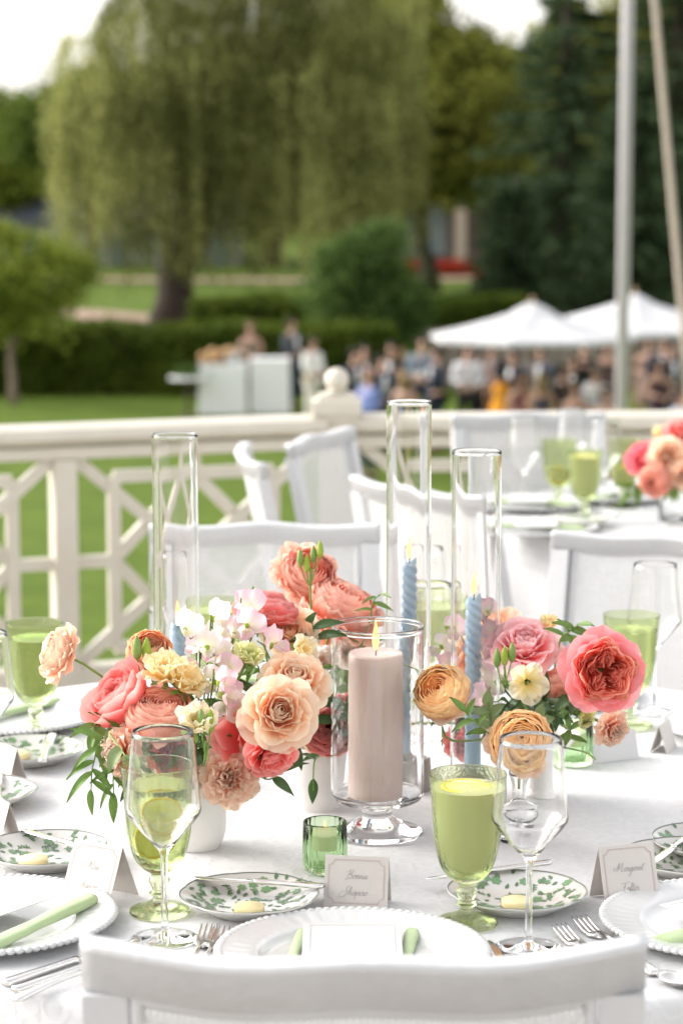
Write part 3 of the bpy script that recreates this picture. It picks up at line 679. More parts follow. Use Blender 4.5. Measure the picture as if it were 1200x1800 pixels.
person('woman in bright pink dress low in front of the flagpole', 1064, 680, 1.58, .4, 'talk', 'f', sk, HB, 'dress', (.85, .22, .42))
person('woman in pale floral blouse and long tan skirt right of the flagpole', 1140, 592, 1.76, -.1, 'talk', 'f', sk, HB, 'dress', (.36, .24, .19))
person('man in navy blazer near the right edge of the photo', 1178, 600, 1.82, .5, 'drink', 'm', sk, HB, 'suit', navy, navy, True)
person('person in pale blue shirt at the right edge of the photo', 1196, 680, 1.66, .9, 'talk', 'm', sk, HB, 'suit', (.55, .62, .75), lgrey)
person('woman in mauve dress between the blond woman and the plum dress', 1010, 668, 1.6, -.6, 'drink', 'f', sk, HB, 'dress', (.30, .16, .18))
EX = [
 ('dark haired man in black jacket at the back left of the crowd', 640, 604, 1.8, .2, 'talk', 'm', sk, HD, 'suit', char, char, True),
 ('man in charcoal suit behind the blond woman', 688, 600, 1.82, -.4, 'drink', 'm', sk, HB, 'suit', char, char, True),
 ('dark haired woman in black dress behind the white shirt', 846, 618, 1.68, .3, 'talk', 'f', sk, HD, 'dress', (.02, .02, .025)),
 ('man in navy suit right of the orange dress', 902, 612, 1.8, -.6, 'pocket', 'm', sk, HB, 'suit', navy, navy, True),
 ('man in black dinner jacket beneath the umbrella joint', 1008, 622, 1.8, -.2, 'drink', 'm', sk, HD, 'suit', (.015, .015, .018), char, True),
 ('woman with dark hair in dark floral dress near the right edge', 1158, 630, 1.66, .1, 'talk', 'f', sk, HD, 'dress', (.10, .05, .08)),
 ('tall man in navy suit at the back behind the skirted woman', 1165, 590, 1.86, -.2, 'down', 'm', sk, HD, 'suit', navy, navy, True),
]
for e_ in EX: person(*e_)
person('man in grey suit jacket and blue trousers standing beside the bar', 512, 570, 1.84, 1.0, 'talk', 'm', sk, HB, 'suit', (.09, .105, .13), (.02, .04, .10), True, Y=48.6)
person('woman with long wavy hair standing behind the gap of the two bars', 440, 585, 1.72, 0, 'talk', 'f', sk, (.26, .15, .09), 'dress', (.34, .28, .20), Y=49.2)
person('waiter in white shirt and pale apron right of the bars', 549, 632, 1.7, .8, 'talk', 'm', sk, HB, 'suit', (.78, .77, .74), (.70, .66, .60), Y=45)

# bars, tub, bread tray, round table
def drape_box(name, label, px0, px1, y, h, dz=.62):
    a, b = at_y(px0, 700, y), at_y(px1, 700, y); w = b.x-a.x; t = thing(name, label, 'bar table', ((a.x+b.x)/2, y, LZ), group='draped bar tables on the lawn')
    MB().box((0, 0, h-.02), (w, dz, .04)).build('tabletop', M['wood'], t)
    m = MB(); pr = []
    N = 96
    for k in range(N):
        s = k/N*4; e = int(s); f = s-e; c = [(-1, -1), (1, -1), (1, 1), (-1, 1)]; p, q = c[e], c[(e+1) % 4]
        pr.append(((p[0]+(q[0]-p[0])*f)*(w/2+.01), (p[1]+(q[1]-p[1])*f)*(dz/2+.01), k))
    vs = [(x*(1+.0*k), y_, h+.004) for x, y_, k in pr] + [(x*(1.02+.02*math.sin(k*1.3)), y_*(1.04+.04*math.sin(k*1.3)), .01) for x, y_, k in pr] + [(0, 0, h+.004)]
    m.add(vs, [(k, (k+1) % N, N+(k+1) % N, N+k) for k in range(N)] + [(k, 2*N, (k+1) % N) for k in range(N)])
    m.build('linen_cover', M['bar_cloth'], t, smooth=False)
drape_box('bar_table', 'left white draped bar table carrying bread and a tub', 352, 432, 47.6, 1.0)
drape_box('bar_table', 'right white draped bar table beside the man in grey jacket', 442, 508, 47.8, 1.08)
p = at_y(404, 640, 47.6)
t = thing('ice_tub', 'white ice tub standing on the left bar table', 'tub', (p.x, 47.6, LZ+1.005))
MB().lathe([(0, 0), (.12, 0), (.17, .26), (.18, .27), (.165, .27), (.115, .02), (0, .02)], 24).build('bowl', M['porcelain'], t, smooth=True, sharp=50)
MB().lathe([(.175, .255), (.188, .265), (.175, .275)], 24).build('rim', M['porcelain'], t, smooth=True)
p = at_y(374, 640, 47.6)
t = thing('bread_tray', 'tan wooden tray heaped with bread on the left bar table', 'tray', (p.x, 47.6, LZ+1.005))
MB().box((0, 0, .03), (.5, .34, .06)).build('tray', M['wood'], t)
lm = MB().lathe([(0, 0), (.05, .02), (.085, .09), (.085, .2), (.05, .28), (0, .3)], 12).mesh('loaf', mat('bread_crust', (.50, .29, .13), .8, (.62, .40, .2), 30))
for k in range(6): inst('loaf', lm, t, (-.2+.08*k, rng.uniform(-.08, .08), .09+.05*(k % 3)), (PI/2*.8, rng.uniform(-.4, .4), rng.uniform(0, 3)))
p = at_y(330, 655, 47); t = thing('cocktail_table', 'small round table with white top and greenery left of the bars', 'table', (p.x, 47, LZ))
MB().lathe([(0, .74), (.36, .74), (.37, .76), (.36, .78), (0, .78)], 28).build('tabletop', M['bar_cloth'], t)
MB().tube([(0, 0, 0), (0, 0, .74)], .035, 10).build('leg', M['stamen'], t); MB().lathe([(0, 0), (.22, 0), (.2, .03), (0, .04)], 20).build('foot', M['stamen'], t)
gl = nrg.normal(size=(240, 3))*np.array([.16, .1, .07]) + np.array([p.x, 47, LZ+.88])
tag(np_quads('greenery_bunch', leaf_quads(gl, .09, .05), M['lf_shrub']), 'low bunch of greenery lying on the small round table', 'greenery', kind='stuff')

# ================================================================== BALUSTRADE
def balustrade(name, label, A, B, bays, zt=.905, endposts=(True, True), group='cream lattice balustrade'):
    A, B = Vector(A), Vector(B); L = (B-A).length; ang = math.atan2(B.y-A.y, B.x-A.x)
    t = thing(name, label, 'railing', (A.x, A.y, 0), ang, group)
    m = MB(); prof = [(-.05, -.012), (-.068, .006), (-.064, .032), (-.03, .044), (.03, .044), (.064, .032), (.068, .006), (.05, -.012)]
    vs = [(x, y, zt-.045+z) for x in (0, L) for y, z in prof]; k = len(prof)
    m.add(vs, [(i, (i+1) % k, k+(i+1) % k, k+i) for i in range(k)] + [tuple(range(k))[::-1], tuple(range(k, 2*k))])
    m.build('top_rail', M['rail'], t, smooth=True, sharp=50)
    MB().box((L/2, 0, zt-.085), (L, .07, .035)).build('upper_rail', M['rail'], t, bevel=.004)
    MB().box((L/2, 0, .155), (L, .075, .06)).build('bottom_rail', M['rail'], t, bevel=.004)
    z0, z1 = .186, zt-.104; zh1, zh0 = z1-.058, z0+.042; zm = (z0+z1)/2
    w = L/bays
    for b in range(bays+1):
        if (b == 0 and not endposts[0]) or (b == bays and not endposts[1]): continue
        MB().box((b*w, 0, (z1)/2), (.068, .082, z1)).build('post', M['rail'], t, bevel=.003)
    for b in range(bays):
        x0, x1 = b*w+.034, (b+1)*w-.034; xm = (x0+x1)/2; xa, xb = x0+.118, x1-.118; T = .026
        def bb(p, q, off=0, th=.036):
            mm = MB(); P, Q = Vector((p[0], off, p[1])), Vector((q[0], off, q[1])); mm.bar(P, Q, th, T, up=(0, 1, 0)); mm.build('lattice_bar', M['rail'], t)
        bb((xa, zh0), (xa, zh1)); bb((xb, zh0), (xb, zh1)); bb((xm, zh1), (xm, z1)); bb((xm, z0), (xm, zh0))
        bb((xa, zh1), (xb, zh1), .002); bb((xa, zh0), (xb, zh0), .002); bb((x0, zm), (xa-.017, zm)); bb((xb+.017, zm), (x1, zm))
        bb((x0, z1), (x1, z0), .006); bb((x0, z0), (x1, z1), -.006)
        for p, q in (((xm, zh1), (xa, zm)), ((xm, zh1), (xb, zm)), ((xm, zh0), (xa, zm)), ((xm, zh0), (xb, zm))): bb(p, q, .011)
    return t
corner = at_y(592, 730, 7.3); cx = corner.x
lp = at_y(130, 760, 7.02)
dirL = Vector((lp.x, 7.02, 0)) - Vector((cx, 7.3, 0)); Ls = dirL.length; dirL.normalize()
balustrade('balustrade', 'cream lattice railing on the left, running from the edge to the finial post', (cx+dirL.x*Ls*3, 7.3+dirL.y*Ls*3, 0), (cx-.05, 7.3-.012, 0), 3, endposts=(True, False))
balustrade('balustrade', 'cream lattice railing on the right, behind the chairs of the second table', (cx+.05, 7.32, 0), (cx+.05+.86*3, 7.5, 0), 3, endposts=(False, True))
t = thing('finial_post', 'cream square railing post with stepped cap and ball finial', 'post', (cx, 7.3, -.03))
MB().box((0, 0, .46), (.105, .105, .92)).build('shaft', M['rail'], t, bevel=.004)
m = MB(); m.box((0, 0, .925), (.125, .125, .03)); m.box((0, 0, .957), (.15, .15, .045)); m.box((0, 0, .985), (.115, .115, .02)); m.build('cap', M['rail'], t, bevel=.006)
MB().lathe([(0, .998), (.04, 1.0), (.03, 1.008)] + [(.037*math.sin(a), 1.038-.037*math.cos(a)) for a in [.5+.22*i for i in range(12)]] + [(0, 1.075)], 24).build('ball', M['rail'], t, smooth=True)

# ================================================================== CHAIRS
def chair_parts(curve=.056, crest=.047):
    """local frame: faces +Y, floor z=0, back near y=-.22"""
    W = .235
    def bk(u, z):      # u in [-1,1]
        return Vector((W*u*(1+.02*(z-.45)), -.235 + curve*u*u - max(0, z-.45)*.20, z))
    ztop = lambda u: .960 + .0035*math.cos(2*PI*u)
    out = {}
    # crest rail
    m = MB(); N = 40; sec = [(-.011, -crest), (-.011, -.011), (-.0145, -.009), (-.0145, -.002), (-.011, .0), (.011, .0), (.0145, -.002), (.0145, -.009), (.011, -.011), (.011, -crest)]; k = len(sec); vs = []
    for i in range(N+1):
        u = -1 + 2*i/N
        for y, z in sec:
            p = bk(u, ztop(u)+z); vs.append((p.x, p.y+y, p.z))
    m.add(vs, [(i*k+j, i*k+(j+1) % k, (i+1)*k+(j+1) % k, (i+1)*k+j) for i in range(N) for j in range(k)] + [tuple(range(k))[::-1], tuple(range(N*k, N*k+k))])
    out['crest_rail'] = m.mesh('crest_rail', M['chair'], True)
    def sweep(pts, w, d):
        m = MB(); vs = []
        for p in pts: 
            for a, b in ((-w/2, -d/2), (w/2, -d/2), (w/2, d/2), (-w/2, d/2)): vs.append((p.x+a, p.y+b, p.z))
        n = len(pts); m.add(vs, [(i*4+j, i*4+(j+1) % 4, (i+1)*4+(j+1) % 4, (i+1)*4+j) for i in range(n-1) for j in range(4)] + [(3, 2, 1, 0), tuple(range(n*4-4, n*4))]); return m
    st = []
    for s in (-1, 1):
        pts = [bk(s*.915, z) for z in (.40, .55, .7, .85, .962-crest)]
        st.append(sweep(pts, .038, .03).mesh('back_stile', M['chair'], False))
    out['back_stile'] = st
    m = MB(); vs = []
    for z0, z1, wd in ((.50, .55, .024),):
        for i in range(N+1):
            u = -.83 + 1.66*i/N
            for y, z in ((-wd/2, z0), (wd/2, z0), (wd/2, z1), (-wd/2, z1)):
                p = bk(u, z); vs.append((p.x, p.y+y, p.z))
    m.add(vs, [(i*4+j, i*4+(j+1) % 4, (i+1)*4+(j+1) % 4, (i+1)*4+j) for i in range(N) for j in range(4)] + [(3, 2, 1, 0), (N*4, N*4+1, N*4+2, N*4+3)])
    out['lower_rail'] = m.mesh('lower_rail', M['chair'], False)
    # inner moulding round the cane
    m = MB(); zb, zt = .553, lambda u: ztop(u) - crest - .001
    loop = [bk(-.80+1.6*i/24, zb) for i in range(25)] + [bk(.80, zb+(zt(.8)-zb)*i/10) for i in range(1, 11)] + [bk(.80-1.6*i/24, zt(.80-1.6*i/24)) for i in range(1, 25)] + [bk(-.80, zt(-.8)+(zb-zt(-.8))*i/10) for i in range(1, 11)]
    m.tube(loop, .0075, 6); out['moulding'] = m.mesh('moulding', M['chair'], True)
    # woven cane: real strands
    m = MB(); nv, nh = 64, 56
    for i in range(nv):
        u = -.79 + 1.58*(i+.5)/nv; off = .0009*(1 if i % 2 else -1)
        P = [bk(u, zb + (zt(u)-zb)*j/5) + Vector((0, off, 0)) for j in range(6)]
        for a, b in zip(P, P[1:]):
            o = len(m.v); h = .0019; m.v += [tuple(a+Vector((-h, 0, 0))), tuple(a+Vector((h, 0, 0))), tuple(b+Vector((h, 0, 0))), tuple(b+Vector((-h, 0, 0)))]; m.f.append((o, o+1, o+2, o+3))
    for j in range(nh):
        off = -.0009*(1 if j % 2 else -1); f = (j+.5)/nh
        P = [bk(-.79+1.58*i/12, zb + (zt(-.79+1.58*i/12)-zb)*f) + Vector((0, off, 0)) for i in range(13)]
        for a, b in zip(P, P[1:]):
            o = len(m.v); h = .0019; m.v += [tuple(a+Vector((0, 0, -h))), tuple(b+Vector((0, 0, -h))), tuple(b+Vector((0, 0, h))), tuple(a+Vector((0, 0, h)))]; m.f.append((o, o+1, o+2, o+3))
    out['cane_panel'] = m.mesh('cane_panel', M['cane'], False)
    m = MB(); m.box((0, .0, .415), (.46, .44, .06)); out['seat_frame'] = m.mesh('seat_frame', M['chair'], False)
    m = MB(); N2 = 12
    def cush(u, v):
        x, y = (u-.5)*.45, (v-.5)*.43; e = (1-(2*u-1)**6)*(1-(2*v-1)**6); return (x, y, .447 + .035*max(0, e)**.5)
    m.grid(cush, N2, N2); m.uv = {}; out['seat'] = m.mesh('seat', M['seat'], True)
    fl = MB(); fl.lathe([(0, 0), (.011, 0), (.016, .25), (.02, .33), (.017, .345), (.024, .36), (.024, .385), (0, .385)], 14); out['leg'] = fl.mesh('leg', M['chair'], True)
    rl = MB(); rl.tube([(0, -.05, 0), (0, -.01, .2), (0, 0, .385)], [.012, .016, .02], 8); out['rear_leg'] = rl.mesh('leg', M['chair'], True)
    return out
CPS = {True: chair_parts(), False: chair_parts(.034, .036)}
def chair(label, loc, face, sc=1.0, cane=True, wide=1.0, near=False, group='white cane back dining chairs'):
    """face: direction (x,y) the chair looks"""
    CP = CPS[near]; rz = math.atan2(face[1], face[0]) - PI/2
    t = thing('dining_chair', label, 'chair', (loc[0], loc[1], 0), rz, group); t.scale = (sc*wide, sc, sc)
    inst('crest_rail', CP['crest_rail'], t)
    for s in CP['back_stile']: inst('back_stile', s, t)
    inst('lower_rail', CP['lower_rail'], t); inst('moulding', CP['moulding'], t)
    if cane: tag(inst('cane_panel', CP['cane_panel'], t), kind='stuff')
    inst('seat_frame', CP['seat_frame'], t); inst('seat', CP['seat'], t)
    for x in (-1, 1):
        inst('leg', CP['leg'], t, (x*.2, .19, 0)); inst('leg', CP['rear_leg'], t, (x*.2, -.19, 0))
    return t
def chair_at(label, px, D, face, **k):
    """px = pixel of the back's centre, D its distance"""
    f = Vector(face).normalized(); X = (px-600)/FPX*D*1.01; sc = k.get('sc', 1)
    return chair(label, (X + f[0]*.335*sc, D + f[1]*.335*sc), f, **k)
chair_at('white chair back closest to the camera, its crest across the bottom of the photo', 641, 2.0, (.0, 1), sc=1.0, wide=1.045, near=True)
chair_at('white cane chair seen head on behind the left flowers', 466, 4.80, (.02, -1), sc=.97, wide=1.0)
chair_at('white cane chair behind the right end of the near table, cut by the edge', 1172, 4.72, (-.45, -1), sc=.955)
chair_at('white chair turned edge on between the railing and the left chimney', 425, 5.9, (.99, .12), sc=.985)
chair_at('tall looking white chair turned aside in front of the finial post', 545, 6.3, (.95, -.34), sc=.985)
chair_at('white chair seen from behind at the left of the second table', 722, 5.25, (1, .82), sc=.985)
chair_at('white chair across the second table, its back against the railing', 922, 6.75, (.16, -1), sc=1.0, wide=.92)

# ================================================================== TABLES
TC, TR, TZ = Vector((.03, 3.35)), .905, .75
T2 = Vector((1.33, 6.22))
def table(label, cl_label, c):
    t = thing('round_table', label, 'table', (c.x, c.y, 0), group='round dining tables')
    MB().lathe([(0, TZ-.03), (TR-.01, TZ-.03), (TR-.01, TZ-.004), (0, TZ-.004)], 64).build('tabletop', M['wood'], t)
    for a in range(4): MB().tube([(.45*math.cos(a*PI/2+.7), .45*math.sin(a*PI/2+.7), 0), (.45*math.cos(a*PI/2+.7), .45*math.sin(a*PI/2+.7), TZ-.03)], .02, 8).build('leg', M['wood'], t)
    prof = [(0, TZ)] + [(TR*f, TZ) for f in (.25, .5, .75, .9, .98)] + [(TR, TZ-.002), (TR+.006, TZ-.012), (TR+.008, TZ-.05)] + [(TR+.012+.05*k/8, TZ-.05-.66*k/8) for k in range(1, 9)]
    def fn(r, z, a, i):
        d = max(0, (TZ-.03-z)/.7); return r + d*(.035*math.sin(11*a+c.x*3) + .02*math.sin(23*a+1)) , z
    cl = MB().lathe(prof, 220, fn).build('tablecloth', M['cloth'], None, smooth=True, loc=(c.x, c.y, 0))
    tag(cl, cl_label, 'tablecloth', 'white jacquard tablecloths')
    # hem appliqué of overlapping rings
    m = MB()
    for row in range(4):
        for k in range(150):
            a = 2*PI*(k+.5*(row % 2))/150; zc = TZ-.055-row*.03; d = (TZ-.03-zc)/.7
            rr = TR+.0095+.05*(TZ-.05-zc)/.66 + d*(.035*math.sin(11*a+c.x*3)+.02*math.sin(23*a+1)) + .0012
            o = len(m.v); n = 14
            for q in range(n):
                b = 2*PI*q/n
                for rad in (.0155, .0125):
                    aa = a + rad*math.cos(b)/rr; z = zc + rad*math.sin(b); dd = (TZ-.03-z)/.7
                    r2 = TR+.0095+.05*max(0, (TZ-.05-z))/.66 + dd*(.035*math.sin(11*aa+c.x*3)+.02*math.sin(23*aa+1)) + .0015
                    m.v.append((r2*math.cos(aa), r2*math.sin(aa), z))
            for q in range(n):
                q2 = (q+1) % n; m.f.append((o+2*q, o+2*q2, o+2*q2+1, o+2*q+1))
    tag(m.build('ring_embroidery', M['bar_cloth'], cl), kind='stuff')
table('round dining table hidden under the cloth in the foreground', 'white ring patterned cloth on the near table under the flowers', TC)
table('second round table hidden under its cloth by the railing', 'white cloth on the second table at the right by the railing', T2)

# ================================================================== TABLEWARE MESHES
def lathe_mesh(name, prof, n, m, fn=None, sharp=None):
    me = MB().lathe(prof, n, fn).mesh(name, m, True)
    if sharp: me.set_sharp_from_angle(angle=R_(sharp))
    return me
def circ(cx, cz, r, a0, a1, n): return [(cx+r*math.cos(a0+(a1-a0)*i/n), cz+r*math.sin(a0+(a1-a0)*i/n)) for i in range(n+1)]
# goblet: fluted green glass
def smooth_prof(pts, k=5): return [(max(0, p.x), p.y) for p in catmull([(a, b, 0) for a, b in pts], k)]
gout = smooth_prof([(.0355, 0), (.0365, .0022), (.034, .0055), (.018, .011), (.0085, .017), (.0075, .021), (.0125, .0245), (.0085, .0285), (.0115, .036), (.0125, .041), (.0095, .046), (.0115, .05), (.020, .056), (.0295, .068), (.0350, .085), (.0385, .105), (.0405, .13), (.0425, .158), (.0448, .178), (.0452, .181)], 4) + [(.0452, .1818), (.0449, .1822), (.0445, .1823), (.0441, .1820)]
gin = [(.0439, .1812), (.0436, .178)] + smooth_prof([(.0412, .158), (.0391, .13), (.0368, .105), (.0328, .085), (.026, .0705), (.014, .061), (0, .059)], 4)
def gfn(r, z, a, i):
    k = max(0, min(1, (z-.054)/.02))*max(0, min(1, (.15-z)/.03)); flute = .0009*k*(abs(math.sin(9*a))-.5)
    return r + (flute if i < len(gout) else 0), z
GOB = lathe_mesh('bowl', [(0, 0)] + gout + gin, 72, M['green_glass'], gfn)
def liquid(level, m, gap=.0004):
    ins = [(r-gap, z+gap) for r, z in gin if z < level][::-1]
    if ins[0][0] < 0: ins[0] = (0, ins[0][1])
    r_at = np.interp(level, [z for r, z in gin][::-1], [r for r, z in gin][::-1]) - gap
    return lathe_mesh('drink', ins + [(r_at, level), (r_at*.6, level-.0002), (0, level-.0002)], 48, m, sharp=60)
LIQ = {'full': liquid(.166, M['drink']), 'clear': liquid(.158, M['drink_clear']), 'half': liquid(.105, M['drink'])}
LEM = MB().lathe([(0, -.0022), (.0225, -.0022), (.0225, .0022), (0, .0022)], 32).mesh('flesh', M['lemon_flesh'], False)
RIND = MB().lathe([(.0224, -.0026), (.0262, -.0022), (.0262, .0022), (.0224, .0026), (.0224, -.0026)], 36).mesh('rind', M['lemon_rind'], True)
SEG = MB()
for k in range(9): SEG.bar((0, 0, .0023), (.022*math.cos(k*2*PI/9), .022*math.sin(k*2*PI/9), .0023), .0009, .0006)
SEG = SEG.mesh('membrane', M['tmp'] if 'tmp' in M else M['wax_tea'], False)
def lemon(label, loc, rot, sc=1):
    t = thing('lemon_slice', label, 'lemon slice', loc, rot=rot, group='lemon slices in the drinks'); t.scale = (sc,)*3
    inst('flesh', LEM, t); inst('rind', RIND, t); inst('membrane', SEG, t)
def goblet(label, x, y, liq='full', z=TZ+.0015, drinkless=False):
    t = thing('goblet', label, 'goblet', (x, y, z), rng.uniform(0, 1), 'fluted green goblets')
    inst('glass_body', GOB, t)
    if liq: inst('drink', LIQ[liq], t)
    return t
# wine glass, angular bowl
wout = [(0, 0), (.0385, 0), (.039, .0008), (.0375, .0018)] + smooth_prof([(.03, .0026), (.014, .0042), (.006, .0085), (.0043, .016), (.0038, .05), (.004, .095), (.0065, .106)], 4) + smooth_prof([(.014, .114), (.030, .133), (.0415, .148), (.0437, .154), (.0432, .162), (.0405, .19), (.0375, .22), (.0352, .246)], 4)
win = [(.0346, .2463), (.0346, .246)] + smooth_prof([(.0368, .22), (.0398, .19), (.0425, .162), (.0428, .1545), (.0405, .149), (.029, .1345), (.0128, .1158), (.004, .111), (0, .1105)], 4)
WINE = lathe_mesh('wine_glass', wout + win, 56, M['glass'])
def wine(label, x, y, z=TZ+.0015):
    o = inst('wine_glass', WINE, None, (x, y, z)); tag(o, label, 'wine glass', 'clear wine glasses'); return o
# charger with beaded edge
CH_R = .150
CHG = lathe_mesh('plate_well', smooth_prof([(0, .004), (.08, .004), (.098, .006), (.108, .011), (.128, .014), (.146, .017), (.149, .0175)], 3) + [(.1505, .016), (.149, .0140), (.128, .0105), (.108, .0075), (.09, .0), (0, 0)], 192, M['porcelain'], lambda r, z, a, i: (r, z + .0004*math.cos(48*a)*max(0, 1-abs(r-.127)/.019)))
BEADM = MB().lathe([(0, -.0038), (.0035, -.0032), (.0054, -.0016), (.0060, 0), (.0052, .0018), (.0032, .0031), (0, .0037)], 12).mesh('bead', M['porcelain'], True)
def charger(label, x, y, z=TZ+.0005, beads=96):
    t = thing('charger_plate', label, 'plate', (x, y, z), group='white beaded charger plates')
    inst('plate_well', CHG, t)
    for k in range(beads):
        a = 2*PI*k/beads; inst('bead', BEADM, t, (CH_R*math.cos(a), CH_R*math.sin(a), .0152))
    return t
# scalloped bread plate with green botanical print
BP_R = .083
def bpr(a): return 1 + .035*abs(math.cos(3*a)) ** .7 - .015
def bz(s): return .0035 + .0185*max(0, (s-.42)/.58)**1.5
def bfn(r, z, a, i): return r*(1 + (bpr(a)-1)*min(1, (r/BP_R))**2), z
pr = [(0, bz(0))] + [(BP_R*s, bz(s)) for s in (.2, .4, .5, .6, .7, .8, .9, .96, 1.0)] + [(BP_R*1.008, bz(1)-.0012), (BP_R*.99, bz(1)-.0028), (BP_R*.85, bz(.85)-.003), (BP_R*.7, bz(.7)-.0035), (BP_R*.6, .001), (BP_R*.58, 0), (0, 0)]
BRD = lathe_mesh('plate_body', pr, 96, M['cream_china'], bfn)
def on_plate(x, y, lift=.0005):
    r = math.hypot(x, y); a = math.atan2(y, x); s = min(1, r/BP_R/ (1+(bpr(a)-1)*min(1, r/BP_R)**2)); return (x, y, bz(s)+lift)
def print_mesh(seed):
    rs = random.Random(seed); D, Mi, Ln = MB(), MB(), MB()
    def leafp(mb, x, y, a, L, w):
        n = 7; ca, sa = math.cos(a), math.sin(a); o = len(mb.v); top, bot, mid = [], [], []
        for i in range(n+1):
            t = i/n; h = w*math.sin(PI*t**.8)*(1+.25*math.sin(t*20)); bend = .18*L*t*t
            for lst, q in ((top, h), (bot, -h)):
                xx, yy = L*t, q + bend; lst.append(on_plate(x+xx*ca-yy*sa, y+xx*sa+yy*ca, .0006))
        for i in range(n+1): mb.v += [top[i], bot[i]]
        for i in range(n): mb.f.append((o+2*i, o+2*i+1, o+2*i+3, o+2*i+2))
    def line(mb, pts, w):
        for p, q in zip(pts, pts[1:]):
            dx, dy = q[0]-p[0], q[1]-p[1]; l = math.hypot(dx, dy)+1e-9; nx, ny = -dy/l*w/2, dx/l*w/2; o = len(mb.v)
            mb.v += [on_plate(p[0]+nx, p[1]+ny), on_plate(p[0]-nx, p[1]-ny), on_plate(q[0]-nx, q[1]-ny), on_plate(q[0]+nx, q[1]+ny)]; mb.f.append((o, o+1, o+2, o+3))
    k = 0; placed = []
    while k < 900 and len(placed) < 80:
        k += 1; r = BP_R*rs.uniform(.12, .9)**.75; a = rs.uniform(0, 2*PI); x, y = r*math.cos(a), r*math.sin(a)
        if any(math.hypot(x-p, y-q) < .0105 for p, q in placed): continue
        placed.append((x, y)); kind = rs.random()
        if kind < .16:      # blossom
            R = rs.uniform(.006, .008)
            for j in range(6):
                b = j*2*PI/6+a; leafp(Mi, x, y, b, R, R*.38)
            for j in range(6): leafp(D, x+R*.3*math.cos(j+a), y+R*.3*math.sin(j+a), j+a, R*.35, R*.1)
        elif kind < .72:    # leafy sprig
            d = rs.uniform(0, 2*PI); L = rs.uniform(.009, .016); pts = [(x+L*t*math.cos(d+.8*t), y+L*t*math.sin(d+.8*t)) for t in [i/5 for i in range(6)]]; line(D, pts, .0006)
            for j, p in enumerate(pts[1:]):
                for s in (-1, 1): leafp(D if rs.random() < .6 else Mi, p[0], p[1], d+.8*j/5+s*rs.uniform(.7, 1.2), rs.uniform(.0035, .006), rs.uniform(.0009, .0016))
        else:               # single big leaf
            leafp(D, x, y, rs.uniform(0, 6.3), rs.uniform(.008, .013), rs.uniform(.0018, .003))
    rim = []
    for i in range(145):
        a = 2*PI*i/144; f = 1+(bpr(a)-1); r = BP_R*.992*f; rim.append((r*math.cos(a), r*math.sin(a)))
    for p, q in zip(rim, rim[1:]):
        o = len(Ln.v); i0, i1 = .986, 1.0
        Ln.v += [(p[0]*i0, p[1]*i0, bz(.975)+.0006), (p[0]*i1*1.004, p[1]*i1*1.004, bz(.995)+.0007), (q[0]*i1*1.004, q[1]*i1*1.004, bz(.995)+.0007), (q[0]*i0, q[1]*i0, bz(.975)+.0006)]; Ln.f.append((o, o+1, o+2, o+3))
    return D.mesh('leaf_print', M['print_dark'], False), Mi.mesh('blossom_print', M['print_mid'], False), Ln.mesh('rim_line', M['print_line'], False)
PRN = [print_mesh(s) for s in (3, 8, 15)]
def bread_plate(label, x, y, rz, v=0, z=TZ+.0005):
    t = thing('bread_plate', label, 'plate', (x, y, z), rz, 'scalloped bread plates with green print')
    inst('plate_body', BRD, t)
    for me in PRN[v]: inst(me.name.split('.')[0], me, t)
    return t
BUT = lathe_mesh('butter_pat', [(0, 0), (.0185, 0), (.0195, .001), (.0197, .007), (.0185, .0085), (0, .0088)], 36, M['butter'], sharp=60)
def butter(label, x, y, z=TZ+.0045):
    o = inst('butter_pat', BUT, None, (x, y, z)); tag(o, label, 'butter', 'round butter pats'); o.scale = (.93, .93, 1)
# cutlery
def outline_solid(name, pts, th, m, zfn=None):
    """pts: list of (y, halfwidth) along y; solid of thickness th"""
    mb = MB(); n = len(pts); zf = zfn or (lambda y: 0)
    for y, w in pts:
        z = zf(y); mb.v += [(-w, y, z), (-w*.55, y, z+th), (w*.55, y, z+th), (w, y, z)]
    for i in range(n-1):
        for a, b in ((0, 1), (1, 2), (2, 3), (3, 0)): mb.f.append((4*i+a, 4*i+b, 4*(i+1)+b, 4*(i+1)+a))
    mb.f += [(3, 2, 1, 0), tuple(range(4*n-4, 4*n))]; return mb.mesh(name, m, True)
HAND = outline_solid('handle', [(-.105, .002), (-.103, .0075), (-.098, .009), (-.085, .0085), (-.04, .0058), (-.004, .005), (0, .0068), (.004, .0055)], .0055, M['silver'])
BLADE = outline_solid('blade', [(.004, .0055), (.01, .0075), (.03, .009), (.06, .0098), (.085, .009), (.098, .006), (.104, .001)], .0014, M['silver'], lambda y: .0015)
FKH = outline_solid('handle', [(-.12, .002), (-.118, .0085), (-.112, .0105), (-.095, .0085), (-.05, .004), (0, .0028), (.02, .0035)], .003, M['silver'], lambda y: .002+.006*math.sin(max(0, (y+.12))/.14*2.4))
def fork_head():
    mb = MB(); 
    for k in range(4):
        x = (k-1.5)*.0062; mb.tube([(x*.5, .022, .0045), (x, .035, .001), (x, .05, .0015), (x, .075, .007), (x*.97, .083, .010)], [.0022, .0022, .0019, .0014, .0005], 6)
    mb.tube([(0, .017, .0055), (0, .026, .003), (0, .036, .001)], [.0035, .0075, .0105], 8)
    for i in range(len(mb.v)-24, len(mb.v)): 
        v = mb.v[i]; mb.v[i] = (v[0], v[1], v[2]*.35+.001)
    return mb.mesh('tines', M['silver'], True)
FKT = fork_head()
SPB = MB()
SPB.lathe([(0, .0), (.008, .0008), (.0145, .004), (.018, .009), (.0185, .0092), (.0142, .0048), (.0078, .0016), (0, .0008)], 24)
